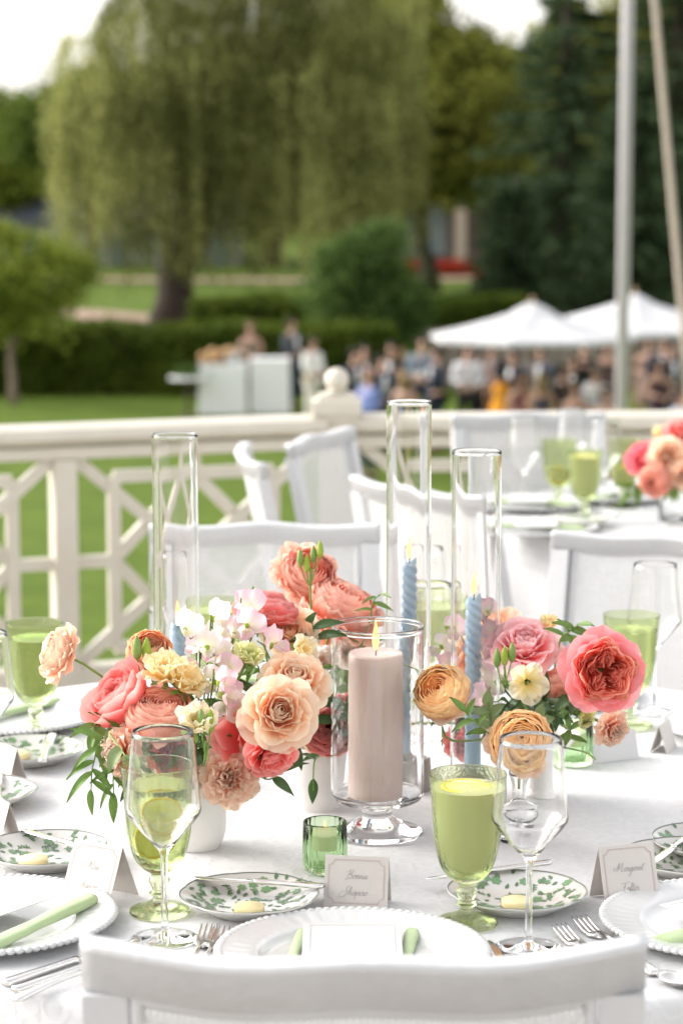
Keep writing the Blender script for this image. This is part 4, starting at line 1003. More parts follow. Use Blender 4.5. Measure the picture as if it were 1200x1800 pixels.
SPB.v = [(x, y*1.45+.042, z) for x, y, z in SPB.v]; SPB = SPB.mesh('spoon_bowl', M['silver'], True)
def cutlery(kind, label, x, y, rz, z=TZ+.001, rot=None, sc=1):
    t = thing(kind, label, {'table_knife': 'knife', 'butter_knife': 'knife', 'dinner_fork': 'fork', 'spoon': 'spoon'}[kind], (x, y, z), rz, 'silver cutlery', rot)
    t.scale = (sc,)*3
    if 'knife' in kind: inst('handle', HAND, t); inst('blade', BLADE, t)
    elif 'fork' in kind: inst('handle', FKH, t); inst('tines', FKT, t)
    else: inst('handle', FKH, t); inst('spoon_bowl', SPB, t)
    return t
# napkin roll and menu
def napkin_mesh():
    def f(u, v):
        y = (v-.5)*.245; a = 2*PI*u; w = .017*(1+.10*math.sin(v*9)+.05*math.sin(v*23)); h = .0055*(1+.12*math.sin(v*7+2))
        return (w*math.cos(a)*(abs(math.cos(a))**-.35 if abs(math.cos(a)) > .2 else 1)*.8, y, .006 + h*math.sin(a))
    mb = MB(); mb.grid(f, 20, 30); mb.uv = {}
    o = len(mb.v); mb.v += [(0, -.1225, .006), (0, .1225, .006)]
    mb.f += [(k+1, k, o) for k in range(20)] + [(30*21+k, 30*21+k+1, o+1) for k in range(20)]
    return mb.mesh('rolled_linen', M['napkin'], True)
NAP = napkin_mesh()
NAPF = MB(); NAPF.box((0, .0, .0125), (.03, .2, .0015)); NAPF = NAPF.mesh('top_fold', M['napkin'], False)
def menu_set(la, lb, x, y, rz, off=0.0, z=TZ):
    for sgn, lab in ((-1, la),):
        t = thing('napkin', la, 'napkin', (x, y, z+.006), rz, 'sage green napkins'); inst('rolled_linen', NAP, t)
    return t
def menu_card(label, x, y, rz, z, w=.105, l=.17):
    t = thing('menu_card', label, 'menu', (x, y, z), rz, 'white menu cards on the chargers')
    MB().box((0, 0, 0), (w, l, .0012)).build('card_sheet', M['card_white'], t)
    m = MB(); e = .008
    for a, b in (((-w/2+e, -l/2+e), (w/2-e, -l/2+e)), ((w/2-e, -l/2+e), (w/2-e, l/2-e)), ((w/2-e, l/2-e), (-w/2+e, l/2-e)), ((-w/2+e, l/2-e), (-w/2+e, -l/2+e))):
        m.bar((a[0], a[1], .0008), (b[0], b[1], .0008), .0012, .0006)
    m.build('border_line', M['card'], t)

# handwriting --------------------------------------------------------------
GL = {
 'a': (1.12, [[(.88, .78), (.55, 1.0), (.15, .6), (.2, .08), (.55, .12), (.9, .92), (.86, .3), (.98, .02), (1.15, .25)]]),
 'x': (1.1, [[(0, .85), (.3, .95), (.6, .1), (.95, .1)], [(.95, .95), (.5, .5), (.0, .0)]]),
 'h': (1.05, [[(0, .3), (.38, 1.7), (.4, 2.3), (.2, 2.1), (.08, .9), (.05, .0)], [(.06, .3), (.42, .98), (.68, .75), (.66, .12), (.95, .15)]]),
 'p': (1.1, [[(.1, 1.0), (.06, 0), (.0, -1.15)], [(.08, .35), (.5, 1.0), (.88, .6), (.62, .03), (.15, .15)]]),
 'i': (.5, [[(.1, .9), (.1, .15), (.3, 0), (.5, .25)], [(.16, 1.35), (.2, 1.45)]]),
 'r': (.75, [[(0, .65), (.14, 1.05), (.2, .75), (.5, .85), (.42, .2), (.55, .0), (.78, .25)]]),
 'o': (.98, [[(.55, 1.0), (.15, .7), (.15, .15), (.5, .0), (.85, .4), (.75, .9), (.5, .95), (.7, .75), (1.0, .85)]]),
 'n': (1.0, [[(0, .8), (.1, .95), (.06, 0)], [(.06, .3), (.42, .98), (.66, .75), (.64, .12), (.95, .2)]]),
 'e': (.8, [[(.0, .25), (.55, .6), (.48, 1.0), (.15, .7), (.15, .12), (.5, .0), (.8, .3)]]),
 'l': (.5, [[(0, .25), (.36, 1.6), (.36, 2.25), (.16, 2.0), (.1, .4), (.25, 0), (.5, .25)]]),
 't': (.62, [[(.0, .25), (.28, 1.9), (.14, .3), (.3, .0), (.6, .3)], [(-.2, 1.35), (.3, 1.45), (.95, 1.6)]]),
 'g': (1.05, [[(.88, .78), (.55, 1.0), (.15, .6), (.2, .08), (.55, .12), (.88, .92), (.75, -.7), (.3, -1.4), (-.1, -1.1), (.35, -.45), (1.1, .25)]]),
 'M': (2.1, [[(-.75, 1.2), (-.95, .7), (-.6, .35), (-.1, .9), (.55, 2.35), (.15, .0)], [(.55, 2.35), (.75, .6), (1.65, 2.35), (1.45, .4), (1.65, 0), (2.0, .3)]]),
 'B': (1.5, [[(-.5, 1.6), (-.6, 1.9), (-.1, 2.0), (.35, 2.35), (.1, 1.0), (-.1, -.1), (-.5, -.3)], [(.0, 2.1), (.9, 2.5), (1.15, 2.0), (.7, 1.35), (.3, 1.2), (1.1, 1.0), (1.15, .3), (.6, -.1), (.1, .1)]]),
 'S': (1.5, [[(1.35, 2.3), (1.1, 2.55), (.6, 2.2), (.6, 1.6), (.95, .9), (.8, .1), (.1, -.6), (-.8, -.5), (-.95, .2), (-.4, 1.0), (.5, 1.3)]]),
 'F': (1.3, [[(-.5, 1.8), (-.4, 2.2), (.3, 2.1), (1.0, 2.4), (1.7, 2.35)], [(.75, 2.25), (.5, 1.0), (.2, -.1), (-.3, -.3), (-.6, .1)], [(.1, 1.15), (.6, 1.15), (.9, 1.3)]]),
}
def write(mb, text, x0, z0, s, slant=.32, wd=.00042):
    x = 0; tot = sum(GL[ch][0] if ch in GL else .6 for ch in text); x = -tot/2
    for ch in text:
        adv, strokes = GL[ch]
        for st in strokes:
            P = catmull([(a, b, 0) for a, b in st], 6)
            P = [((x + p.x + p.y*slant)*s + x0, p.y*s + z0) for p in P]
            for i, (p, q) in enumerate(zip(P, P[1:])):
                dx, dy = q[0]-p[0], q[1]-p[1]; l = math.hypot(dx, dy)+1e-9; w = wd*(1.25 if dy < 0 else .7); nx, ny = -dy/l*w/2, dx/l*w/2
                ex, ey = dx/l*w*.3, dy/l*w*.3; o = len(mb.v)
                mb.v += [(p[0]+nx-ex, 0, p[1]+ny-ey), (p[0]-nx-ex, 0, p[1]-ny-ey), (q[0]-nx+ex, 0, q[1]-ny+ey), (q[0]+nx+ex, 0, q[1]+ny+ey)]; mb.f.append((o, o+1, o+2, o+3))
        x += adv
def place_card(label, x, y, rz, lines=None, w=.078, h=.062, z=TZ+.0008, tilt=R_(17), paper='card'):
    """tent card; front faces local -Y"""
    t = thing('place_card', label, 'place card', (x, y, z), rz, 'tented place cards')
    for sgn, nm in ((-1, 'front_leaf'), (1, 'back_leaf')):
        m = MB(); m.box((0, 0, h/2), (w, .0006, h)); o = m.build(nm, M[paper], t)
        o.location = (0, sgn*h*math.sin(tilt), 0); o.rotation_euler = (-sgn*-tilt if False else sgn*tilt, 0, 0)
        if sgn < 0:
            fr = o
    # front leaf: base at -y, leaning back towards +y
    if lines:
        m = MB(); e, c, lw = .0048, .0065, .0006; X, Z0, Z1 = w/2-e, e, h-e
        pts = []
        for cxn, czn, a0, a1 in ((X, Z0, PI, PI/2), (X, Z1, -PI/2, -PI), (-X, Z1, 0, -PI/2), (-X, Z0, PI/2, 0)):
            for k in range(7): a = a0+(a1-a0)*k/6; pts.append((cxn + c*math.cos(a), czn + c*math.sin(a)))
        pts.append(pts[0])
        for off in (0, .0011):
            w_ = lw if off == 0 else .0003
            for p, q in zip(pts, pts[1:]):
                p = (p[0]*(1-off/X), (p[1]-h/2)*(1-off/(h/2))+h/2); q = (q[0]*(1-off/X), (q[1]-h/2)*(1-off/(h/2))+h/2)
                dx, dy = q[0]-p[0], q[1]-p[1]; l = math.hypot(dx, dy)+1e-9; nx, ny = -dy/l*w_/2, dx/l*w_/2; o_ = len(m.v)
                m.v += [(p[0]+nx, -.0006, p[1]+ny), (p[0]-nx, -.0006, p[1]-ny), (q[0]-nx, -.0006, q[1]-ny), (q[0]+nx, -.0006, q[1]+ny)]; m.f.append((o_, o_+1, o_+2, o_+3))
        m.build('border_line', M['card_line'], fr)
        m = MB(); write(m, lines[0], .001, h*.56, .0043); write(m, lines[1], -.001, h*.24, .0043)
        o = m.build('handwriting', M['ink'], fr); o.location = (0, -.0007, 0)
    return t

# ================================================================== PLACE SETTINGS
def setting(deg, what, names, jit=0, gob='full', c=TC, rad=.745):
    a = R_(deg); pos = Vector((c.x + rad*math.cos(a), c.y + rad*math.sin(a))); f = (Vector((c.x, c.y))-pos).normalized(); r = Vector((f.y, -f.x)); rz = math.atan2(f.y, f.x) - PI/2
    def P(ff, rr): q = pos + f*ff + r*rr; return q.x, q.y
    n = names
    if 'c' in what: charger('white beaded charger plate ' + n, *P(0, 0))
    if 'm' in what:
        x, y = P(-.012, 0)
        t = menu_set('sage green napkin on the charger ' + n, '', x, y, rz + R_(78 + jit), z=TZ)
    if 'k' in what:
        cutlery('table_knife', 'silver table knife right of the charger ' + n, *P(-.02, .178), rz)
        cutlery('spoon', 'silver spoon on the outer right of the charger ' + n, *P(-.03, .205), rz)
    if 'f' in what:
        cutlery('dinner_fork', 'silver dinner fork next to the left rim of the charger ' + n, *P(.005, -.178), rz)
        cutlery('dinner_fork', 'outer silver fork left of the charger ' + n, *P(-.018, -.208), rz, sc=.93)
    if 'b' in what: 
        x, y = P(.215, -.12); bread_plate('green printed bread plate ' + n, x, y, rz+.3, int(deg) % 3)
        butter('butter pat on the bread plate ' + n, x - r.x*-.004 - f.x*.016, y - f.y*.016)
        kx, ky = x + f.x*.030, y + f.y*.030
        t = cutlery('butter_knife', 'butter knife across the bread plate ' + n, kx, ky, rz+R_(82+jit), z=TZ+.0225, sc=.9)
    if 'g' in what: x, y = P(.15, .14); goblet('green goblet ' + n, x, y, gob)
    if 'w' in what: x, y = P(.05, .205); wine('tall wine glass ' + n, x, y)
    return P
# front setting, placed from the photograph
p = at_z(617, 1690, TZ); front = (.012, 2.62)
charger('white beaded charger plate in front, behind the near chair', *front)
menu_card('white bordered menu card on the front charger', front[0], front[1]-.01, 0, TZ+.0205, .112, .18)
for px, lab, rz in ((-.064, 'sage green napkin end left of the menu on the front charger', -.12), (.062, 'sage green napkin end right of the menu on the front charger', -.10)):
    t = thing('napkin', lab, 'napkin', (front[0]+px, front[1]+.005, TZ+.006), rz, 'sage green napkins'); t.scale = (.55, .62, .8); inst('rolled_linen', NAP, t)
p = at_z(438, 1600, TZ); bread_plate('green printed bread plate with butter between the left goblet and Bonnie card'.replace('Bonnie card', 'centre card'), p.x, p.y, .25, 0)
p = at_z(438, 1601, TZ+.006); butter('yellow butter pat on the centre left bread plate', p.x, p.y)
a, b = at_z(335, 1546, TZ+.022), at_z(570, 1562, TZ+.022); d = b-a
cutlery('butter_knife', 'silver butter knife lying across the back of the centre left bread plate', (a.x+b.x)/2, (a.y+b.y)/2, math.atan2(-d.y, -d.x)-PI/2, z=TZ+.0235, sc=.8)
p = at_z(908, 1594, TZ); bread_plate('green printed bread plate with butter behind the front right wine glass', p.x, p.y, .9, 1)
p = at_z(907, 1590, TZ+.006); butter('yellow butter pat seen behind the wine glass stem', p.x, p.y)
a, b = at_z(752, 1562, TZ+.004), at_z(965, 1524, TZ+.024); d = b-a
cutlery('butter_knife', 'silver butter knife with blade beside the front right goblet stem', (a.x+b.x)/2, (a.y+b.y)/2, 0, rot=(0, 0, 0), z=TZ+.022, sc=.76).rotation_euler = (R_(-5), 0, math.atan2(-d.y, -d.x)-PI/2)
p = at_z(819, 1626, TZ); goblet('green goblet of cloudy lemonade front right, lemon floating on top', p.x, p.y, 'full'); GR = p
lemon('lemon slice floating on top of the front right goblet', (p.x, p.y, TZ+.1655), (.05, .04, 0), 1.15)
p = at_z(281, 1606, TZ); goblet('green goblet front left, half hidden behind a wine glass', p.x, p.y, 'clear'); GLp = p
lemon('upper lemon slice inside the front left goblet', (p.x+.004, p.y-.012, TZ+.123), (R_(62), .15, .1), .92)
lemon('lower lemon slice wedged in the base of the front left goblet bowl', (p.x-.006, p.y-.004, TZ+.092), (R_(75), -.5, .4), .8)
p = at_z(928, 1669, TZ); wine('tall wine glass in front of the orange ranunculus at right', p.x, p.y)
p = at_z(290, 1652, TZ); wine('tall wine glass in front of the left green goblet', p.x, p.y)
for px, py, lab in ((372, 1668, 'silver dinner fork left of the front charger'), (352, 1664, 'outer silver fork left of the front charger')):
    p = at_z(px, py, TZ); cutlery('dinner_fork', lab, p.x, p.y-.03, -.12 if px > 360 else -.10)
p = at_z(868, 1672, TZ); cutlery('table_knife', 'silver table knife right of the front charger', p.x+.008, p.y-.075, .12)
# the right neighbour
P = setting(-55, 'cm', 'at the right by the card reading Margaret'.replace('Margaret', 'M and F'), 12)
ang = R_(-55); f = Vector((-math.cos(ang), -math.sin(ang)))
rzR = math.atan2(f.y, f.x)-PI/2
x, y = P(0, .0); menu_card('white menu card on the charger at the right', x-f.x*.02, y-f.y*.02, rzR, TZ+.0235, .11, .17)
p = at_z(996, 1655, TZ); cutlery('dinner_fork', 'silver fork pointing away, left of the pair beside the right charger', p.x+.02, p.y-.045, rzR*.55)
p = at_z(1032, 1640, TZ); cutlery('dinner_fork', 'silver fork pointing away, right of the pair beside the right charger', p.x+.02, p.y-.045, rzR*.55)
p = at_z(1190, 1762, TZ); cutlery('spoon', 'silver spoon handle at the lower right edge', p.x+.03, p.y+.02, rzR)
# the left neighbour
P = setting(-127, 'c', 'at the lower left edge')
x, y = P(.0, .0); rzL = math.atan2(.8, .6)-PI/2
menu_card('white menu card on the left charger', x-.03, y+.012, rzL, TZ+.0235, .14, .18)
a, b = at_z(-30, 1668, TZ+.02), at_z(160, 1578, TZ+.02); d = b-a
t = thing('napkin', 'long sage green napkin fold on the left charger', 'napkin', ((a.x+b.x)/2, (a.y+b.y)/2, TZ+.0125), math.atan2(d.y, d.x)-PI/2, 'sage green napkins'); t.scale = (.8, d.length/.245, 1.1); inst('rolled_linen', NAP, t)
for q, (k_, off, lab) in enumerate((('table_knife', .176, 'silver knife under the rim of the left charger'), ('table_knife', .2, 'silver knife with round tip between left charger and wine glass foot'), ('spoon', .225, 'silver spoon handle nearest the left chair corner'))):
    x, y = P(-.035-.01*q, off); cutlery(k_, lab, x, y, rzL-.08)
setting(-163, 'b', 'at the left edge, cut off')
p = at_z(82, 1518, TZ); bread_plate('green printed bread plate with butter behind the card reading M and S', p.x, p.y, .2, 2)
p = at_z(60, 1516, TZ+.006); butter('pale butter pat on the left bread plate', p.x, p.y)
a, b = at_z(38, 1463, TZ+.02), at_z(180, 1505, TZ+.02); d = b-a
cutlery('butter_knife', 'silver butter knife with broad blade across the left bread plate', (a.x+b.x)/2, (a.y+b.y)/2, math.atan2(d.y, d.x)+PI/2, z=TZ+.023, sc=.78)
setting(170, 'b', 'at the left edge behind two blank cards', 20)
setting(140, 'cm', 'at the left rear beyond the leaning ranunculus', 14)
p = at_z(64, 1296, TZ); goblet('green goblet at the far left behind the leaning ranunculus', p.x, p.y, 'clear')
setting(99, 'cmgw', 'hidden behind the left flowers')
setting(65, 'cmgw', 'hidden behind the tall centre chimney', gob='full')
setting(32, 'cmgw', 'at the right rear below the cane chair', gob='clear')
setting(8, 'b', 'at the right edge, farthest of three', 15)
setting(-20, 'b', 'at the right edge, middle of three', 15)
p = at_z(1210, 1532, TZ); bread_plate('green printed bread plate right of the card reading M and F', p.x, p.y, .5, 0)
a, b = at_z(1142, 1524, TZ+.02), at_z(1225, 1462, TZ+.02); d = b-a
cutlery('butter_knife', 'silver butter knife with broad blade beside the card reading M and F', b.x-d.x*.52, b.y-d.y*.52, math.atan2(-d.y, -d.x)-PI/2, z=TZ+.0225, sc=.8)
p = at_z(737, 1338, TZ)
wine('wine glass with its foot visible between the pillar holder and the yellow ranunculus', at_z(752, 1300, TZ).x, at_z(752, 1300, TZ).y)
p = at_z(-40, 1440, TZ); wine('wine glass whose bowl just enters the left edge', at_y(-32, 1100, 3.3).x, 3.3)
# place cards
p = at_z(628, 1597, TZ); place_card('ivory place card lettered Bonnie Shapiro in front of the green votive'.replace('Bonnie Shapiro', 'with B and S'), p.x, p.y+.018, R_(-9), ('Bonnie', 'Shapiro'))
p = at_z(1100, 1590, TZ); place_card('blush place card lettered with M and F leaning at the right', p.x, p.y+.018, R_(17), ('Margaret', 'Falter'), w=.072, h=.074, tilt=R_(20))
p = at_z(180, 1590, TZ); place_card('ivory place card lettered with M and S beside the left goblet', p.x-.006, p.y+.03, R_(-33), ('Max', 'Shapiro'), w=.074, h=.074, tilt=R_(24))
p = at_z(8, 1378, TZ); place_card('blank side of a blush card at the left edge, the larger one', p.x, p.y, R_(-52))
p = at_z(-2, 1478, TZ); place_card('blank side of a blush card at the left edge, below the larger one', p.x, p.y, R_(-58))
p = at_z(1065, 1338, TZ); place_card('plain ivory card behind the peach carnation', p.x+.01, p.y+.01, R_(24), h=.045, paper='card_white')
p = at_z(1165, 1318, TZ); place_card('beige place card edge on at the right rear', p.x, p.y, R_(66), w=.055, h=.045)

# ================================================================== CANDLES
def flame(parent, z, s=1.0):
    m = MB(); m.lathe([(0, 0), (.0022, .003), (.0033, .008), (.0029, .014), (.0016, .021), (.0005, .027), (0, .03)], 12)
    o = m.build('flame', M['flame'], parent, smooth=True, loc=(0, 0, z)); o.scale = (s, s, s)
    return o
def wick(parent, z, h=.009):
    MB().tube([(0, 0, z-.003), (.0004, 0, z+h*.5), (.0014, 0, z+h)], .0008, 6).build('wick', M['wick'], parent)
# footed hurricane + pillar
hb = at_z(662, 1466, TZ)
HUR = [(0, 0), (.060, 0), (.0625, .0018), (.061, .005)] + smooth_prof([(.05, .009), (.034, .0155), (.0225, .022), (.0205, .027), (.0205, .036), (.024, .041)], 4) + smooth_prof([(.045, .0435), (.057, .0475), (.0615, .054), (.0625, .062), (.0622, .12), (.0618, .2), (.062, .27), (.0622, .279), (.0622, .2835)], 4)
HURi = [(.0612, .2845), (.0603, .2835), (.0602, .279), (.06, .27)] + smooth_prof([(.0596, .2), (.06, .12), (.0602, .064), (.0585, .0565), (.053, .052), (.03, .0505), (0, .0505)], 4)
t = thing('hurricane_glass', 'footed clear hurricane glass around the mauve pillar candle', 'candle holder', (hb.x, hb.y, TZ+.0015))
inst('glass_body', lathe_mesh('glass_body', HUR + HURi, 72, M['glass']), t)
t = thing('pillar_candle', 'lit mauve pillar candle inside the footed glass', 'candle', (hb.x-.002, hb.y, TZ+.052))
MB().lathe([(0, 0), (.035, 0), (.0362, .0015)] + [(.0365+.0003*math.sin(i*1.7), .01+i*.0115) for i in range(16)] + [(.0362, .193), (.0345, .1965), (.028, .194), (.012, .1925), (0, .192)], 56).build('wax_body', M['wax_pillar'], t, smooth=True)
wick(t, .192, .009); flame(t, .1985, 1.45)
# chimneys with twisted tapers
def twist_mesh(L, base, r=.0116):
    mb = MB(); nz, n = int(L/.0022), 28
    prof = []
    def f(u, v):
        z = v*L; a = 2*PI*u; tw = max(0, z-base)*2*PI/.040
        k = max(0, min(1, (z-base)/.008)); rr = r*((1-k) + k*(.62+.40*abs(math.cos(1.5*(a + tw))) ** .7))
        if z > L-.004: rr *= .86 + .1*math.sin(3*a)
        return (rr*math.cos(a), rr*math.sin(a), z + (.0035*math.sin(2*a+1)+.002*math.sin(5*a))*max(0, (z-L+.006)/.006))
    mb.grid(f, n, nz); mb.uv = {}
    o = len(mb.v); mb.v.append((0, 0, L-.004)); b = nz*(n+1); mb.f += [(b+k, b+k+1, o) for k in range(n)]
    return mb.mesh('wax_body', M['wax_blue'], True)
def chimney(name, px, py, R, ztop, cand_top, cand_off=(0, 0), base_z=.048):
    p = at_z(px, py, TZ)
    t = thing('candle_base', 'grey stoneware candle base of the ' + name, 'candle holder', (p.x, p.y, TZ), group='grey stoneware candle bases')
    MB().lathe([(0, 0), (R*1.12, 0), (R*1.15, .003), (R*1.03, .042), (R*1.03, base_z-.004), (.016, base_z-.004), (.0155, base_z+.005), (.0118, base_z+.005), (.0118, base_z-.012), (0, base_z-.012)], 48).build('cone', M['stone_base'], t, smooth=True, sharp=35)
    o = MB().lathe([(R, base_z), (R, base_z+.004), (R, base_z+.1), (R, ztop-.006), (R, ztop-.0012), (R-.0004, ztop-.0003), (R-.0009, ztop), (R-.0014, ztop-.0003), (R-.0018, ztop-.0012), (R-.0018, ztop-.006), (R-.0018, base_z+.1), (R-.0018, base_z+.004), (R-.0018, base_z), (R, base_z)], 72).build('glass_chimney', M['glass'], None, smooth=True, loc=(p.x, p.y, TZ+.0005), sharp=50)
    tag(o, 'tall open glass cylinder, the ' + name, 'glass chimney', 'tall glass chimneys')
    L = cand_top - base_z
    c = thing('taper_candle', 'lit pale blue twisted taper inside the ' + name, 'candle', (p.x+cand_off[0], p.y+cand_off[1], TZ+base_z-.0115), group='blue twisted tapers')
    inst('wax_body', twist_mesh(L+.0115, .055 if L > .15 else .03), c)
    wick(c, L+.009, .010); flame(c, L+.0155, 1.1)
    return t
def ztop_at(px, py, base): d = ray(px, py); return CAM_Z + d.z*(base.y/d.y) - TZ
for nm, bx, by, R, ty, cy_ in (('centre chimney, the tallest', 716, 1385, .0318, 705, 986), ('right chimney beside the pillar', 833, 1412, .0342, 792, 1050), ('left chimney rising from the flowers', 313, 1372, .0328, 763, 1098)):
    b = at_z(bx, by, TZ); chimney(nm, bx, by, R, ztop_at(bx, ty, b), ztop_at(bx, cy_, b), (-.003, 0) if bx == 833 else ((.001, 0) if bx == 716 else (.002, 0)))
# ribbed votives
def votive(label, px, py, lit=True):
    p = at_z(px, py, TZ); t = thing('votive_glass', label, 'votive', (p.x, p.y, TZ+.0015), group='ribbed green votive glasses')
    prof = [(0, 0), (.022, 0), (.0255, .003), (.027, .008), (.0275, .03), (.0278, .064), (.0268, .0655), (.0252, .064), (.0248, .03), (.0243, .012), (.02, .008), (0, .008)]
    def fn(r, z, a, i): return (r + (.0009*math.cos(22*a) if 2 <= i <= 5 and z < .06 else 0), z)
    inst('glass_body', lathe_mesh('glass_body', prof, 132, M['votive_glass'], fn), t)
    c = thing('tealight', 'small lit tealight inside the ' + label, 'candle', (p.x, p.y, TZ+.032), group='tealights in votives')
    MB().lathe([(0, 0), (.019, 0), (.0195, .002), (.0195, .017), (.018, .018), (0, .017)], 32).build('wax_body', M['wax_tea'], c, smooth=True, sharp=50)
    if lit: wick(c, .017, .005); flame(c, .020, .55)
votive('ribbed green votive glass behind the centre card', 571, 1533)
votive('ribbed green votive glass behind the white compote at right', 1008, 1345)

# ================================================================== VASES
def vase(label, px, py, prof, name='vase', n=56, m='pot'):
    p = at_z(px, py, TZ); t = thing(name, label, 'vase', (p.x, p.y, TZ+.0005))
    inst('vase_body', lathe_mesh('vase_body', prof, n, M[m]), t); return p
POT1 = vase('white ceramic pot holding flowers beside the glass hurricane', 553, 1418, smooth_prof([(0, 0), (.031, 0), (.033, .002), (.036, .03), (.0395, .06), (.0425, .083), (.043, .0885), (.0412, .0895), (.0395, .084), (.034, .03), (.03, .006), (0, .005)], 4), 'flower_pot')
POT2 = vase('white ceramic pot behind the front left goblet', 345, 1488, smooth_prof([(0, 0), (.028, 0), (.031, .002), (.0385, .018), (.0405, .045), (.038, .072), (.036, .085), (.034, .085), (.036, .07), (.037, .045), (.03, .01), (0, .008)], 4), 'flower_pot')
POT3 = vase('white footed compote under the right hand flowers', 955, 1398, smooth_prof([(0, 0), (.026, 0), (.0275, .002), (.026, .006), (.0225, .012), (.0225, .035), (.026, .05), (.034, .07), (.048, .088), (.050, .0895), (.047, .0895), (.03, .068), (.02, .045), (0, .04)], 4), 'compote')
BUDV = vase('small clear glass bud vase holding the orange ranunculus', 908, 1476, [(0, 0), (.027, 0), (.028, .0015), (.02, .005), (.007, .009)] + smooth_prof([(.006, .013), (.018, .017), (.028, .026), (.0285, .034), (.02, .048), (.0115, .056), (.011, .075), (.0165, .088), (.0172, .0925)], 4) + [(.0160, .0928)] + smooth_prof([(.0152, .088), (.0097, .076), (.0100, .056), (.0187, .046), (.0268, .034), (.0262, .027), (.016, .0195), (0, .0175)], 4), 'bud_vase', 48, 'glass')

# ================================================================== SECOND TABLE ITEMS
def t2(px, py, z=TZ): return at_z(px, py, z)
p = t2(1026, 917); goblet('green goblet with lemon near the left side of the second table', p.x, p.y, 'full'); lemon('lemon slice on the nearest goblet of the second table', (p.x, p.y, TZ+.1655), (.1, 0, 0), 1.1)
p = t2(980, 893); goblet('short looking green goblet with yellow lemon behind the nearest one', p.x, p.y, 'half'); lemon('lemon slice low inside the goblet behind the nearest one', (p.x, p.y-.01, TZ+.088), (R_(55), 0, 0), 1)
p = t2(1095, 892); goblet('green goblet next to the flowers of the second table', p.x, p.y, 'half'); lemon('lemon slice in the goblet next to the second flowers', (p.x, p.y-.008, TZ+.09), (R_(60), 0, .2), 1)
p = t2(919, 902); wine('wine glass near the left edge of the second table', p.x, p.y)
p = t2(1003, 880); wine('wine glass between the goblets of the second table', p.x, p.y)
p = t2(1060, 905); wine('wine glass beside the flowers of the second table', p.x, p.y)
p = t2(880, 918); 
for px, py, lab in ((930, 892, 'on the second table in front of the far chair'), (1075, 878, 'on the far side of the second table'), (940, 935, 'at the near left edge of the second table')):
    p = t2(px, py); charger('white beaded charger plate ' + lab, p.x, p.y)
    t = thing('napkin', 'sage green napkin ' + lab, 'napkin', (p.x, p.y-.01, TZ+.01), 1.3+px*.01, 'sage green napkins'); inst('rolled_linen', NAP, t)
    menu_card('white menu card on the charger ' + lab, p.x, p.y+.01, px*.01, TZ+.024)
p = t2(1010, 925); bread_plate('bread plate behind the cane chair on the second table', p.x, p.y, 0, 1)
V2 = at_z(1182, 922, TZ); t = thing('glass_vase', 'clear glass vase of flowers on the second table', 'vase', (V2.x, V2.y, TZ+.0005))
inst('vase_body', lathe_mesh('vase_body', [(0, 0), (.036, 0), (.037, .002), (.037, .09), (.042, .11), (.040, .11), (.0348, .09), (.0345, .007), (0, .006)], 48, M['glass']), t)

# ================================================================== FLOWERS
def petal(name, L, W, phis, r0=.04, z0=0, nu=8, nv=8, ruf=0, rf=1.5, jag=0, curl=0, notch=0, seed=0, mb=None, rot=0, tipw=.55, sy=0, rnd=.16):
    rs = random.Random(seed); ph = rs.uniform(0, 6.3); ph2 = rs.uniform(0, 6.3)
    n = 28; prof = []; r, z = r0, z0
    if len(phis) == 6:
        (c0r, c0z, c1r, c1z, e_r, e_z) = phis; B = bez((r0, 0, z0), (c0r, 0, c0z), (c1r, 0, c1z), (e_r, 0, e_z), n)
        for i in range(n+1):
            d_ = B[min(i+1, n)]-B[max(i-1, 0)]; prof.append((B[i].x, B[i].z, math.atan2(d_.x, d_.z)))
    a0, am, ae = [R_(x) for x in phis[:3]] if len(phis) == 3 else (0, 0, 0)
    for i in range(n+1 if len(phis) == 3 else 0):
        t = i/n; f = a0 + (am-a0)*(t*2) if t < .5 else am + (ae-am)*((t-.5)*2)
        prof.append((r, z, f)); r += math.sin(f)*L/n; z += math.cos(f)*L/n
    def P(t):
        t = max(0, min(1, t))*n; i = min(n-1, int(t)); f = t-i; a, b = prof[i], prof[i+1]; return [a[k]+(b[k]-a[k])*f for k in range(3)]
    own = mb is None; mb = mb or MB()
    def f(u_, v):
        u = 2*u_-1; t = v*(1-rnd*abs(u)**2.4*v - notch*math.exp(-(u/.22)**2)*v**6)
        if jag: t += jag*v**5*(math.sin(17*u+ph)+.6*math.sin(31*u+ph2))*.5
        r, z, fi = P(t); w = W*(max(t, .0)**.5)*(1 - (1-tipw)*max(0, (t-.6)/.4)**2.2)
        a = u*w/max(abs(r), .42*W)
        d = ruf*L*t*t*math.sin(rf*u*PI+ph) + ruf*.5*L*t**3*math.sin(rf*2.3*u*PI+ph2) + curl*L*u*u*t*t + sy*u*t*L
        r2 = r + d*math.cos(fi); z2 = z - d*math.sin(fi)
        return (r2*math.cos(a+rot), r2*math.sin(a+rot), z2)
    mb.grid(f, nu, nv)
    if own: return mb.mesh(name, None, True)
def pset(key, n, **k): return [petal('petal', seed=hash(key) % 997 + i, **k) for i in range(n)]
HASHK = {}
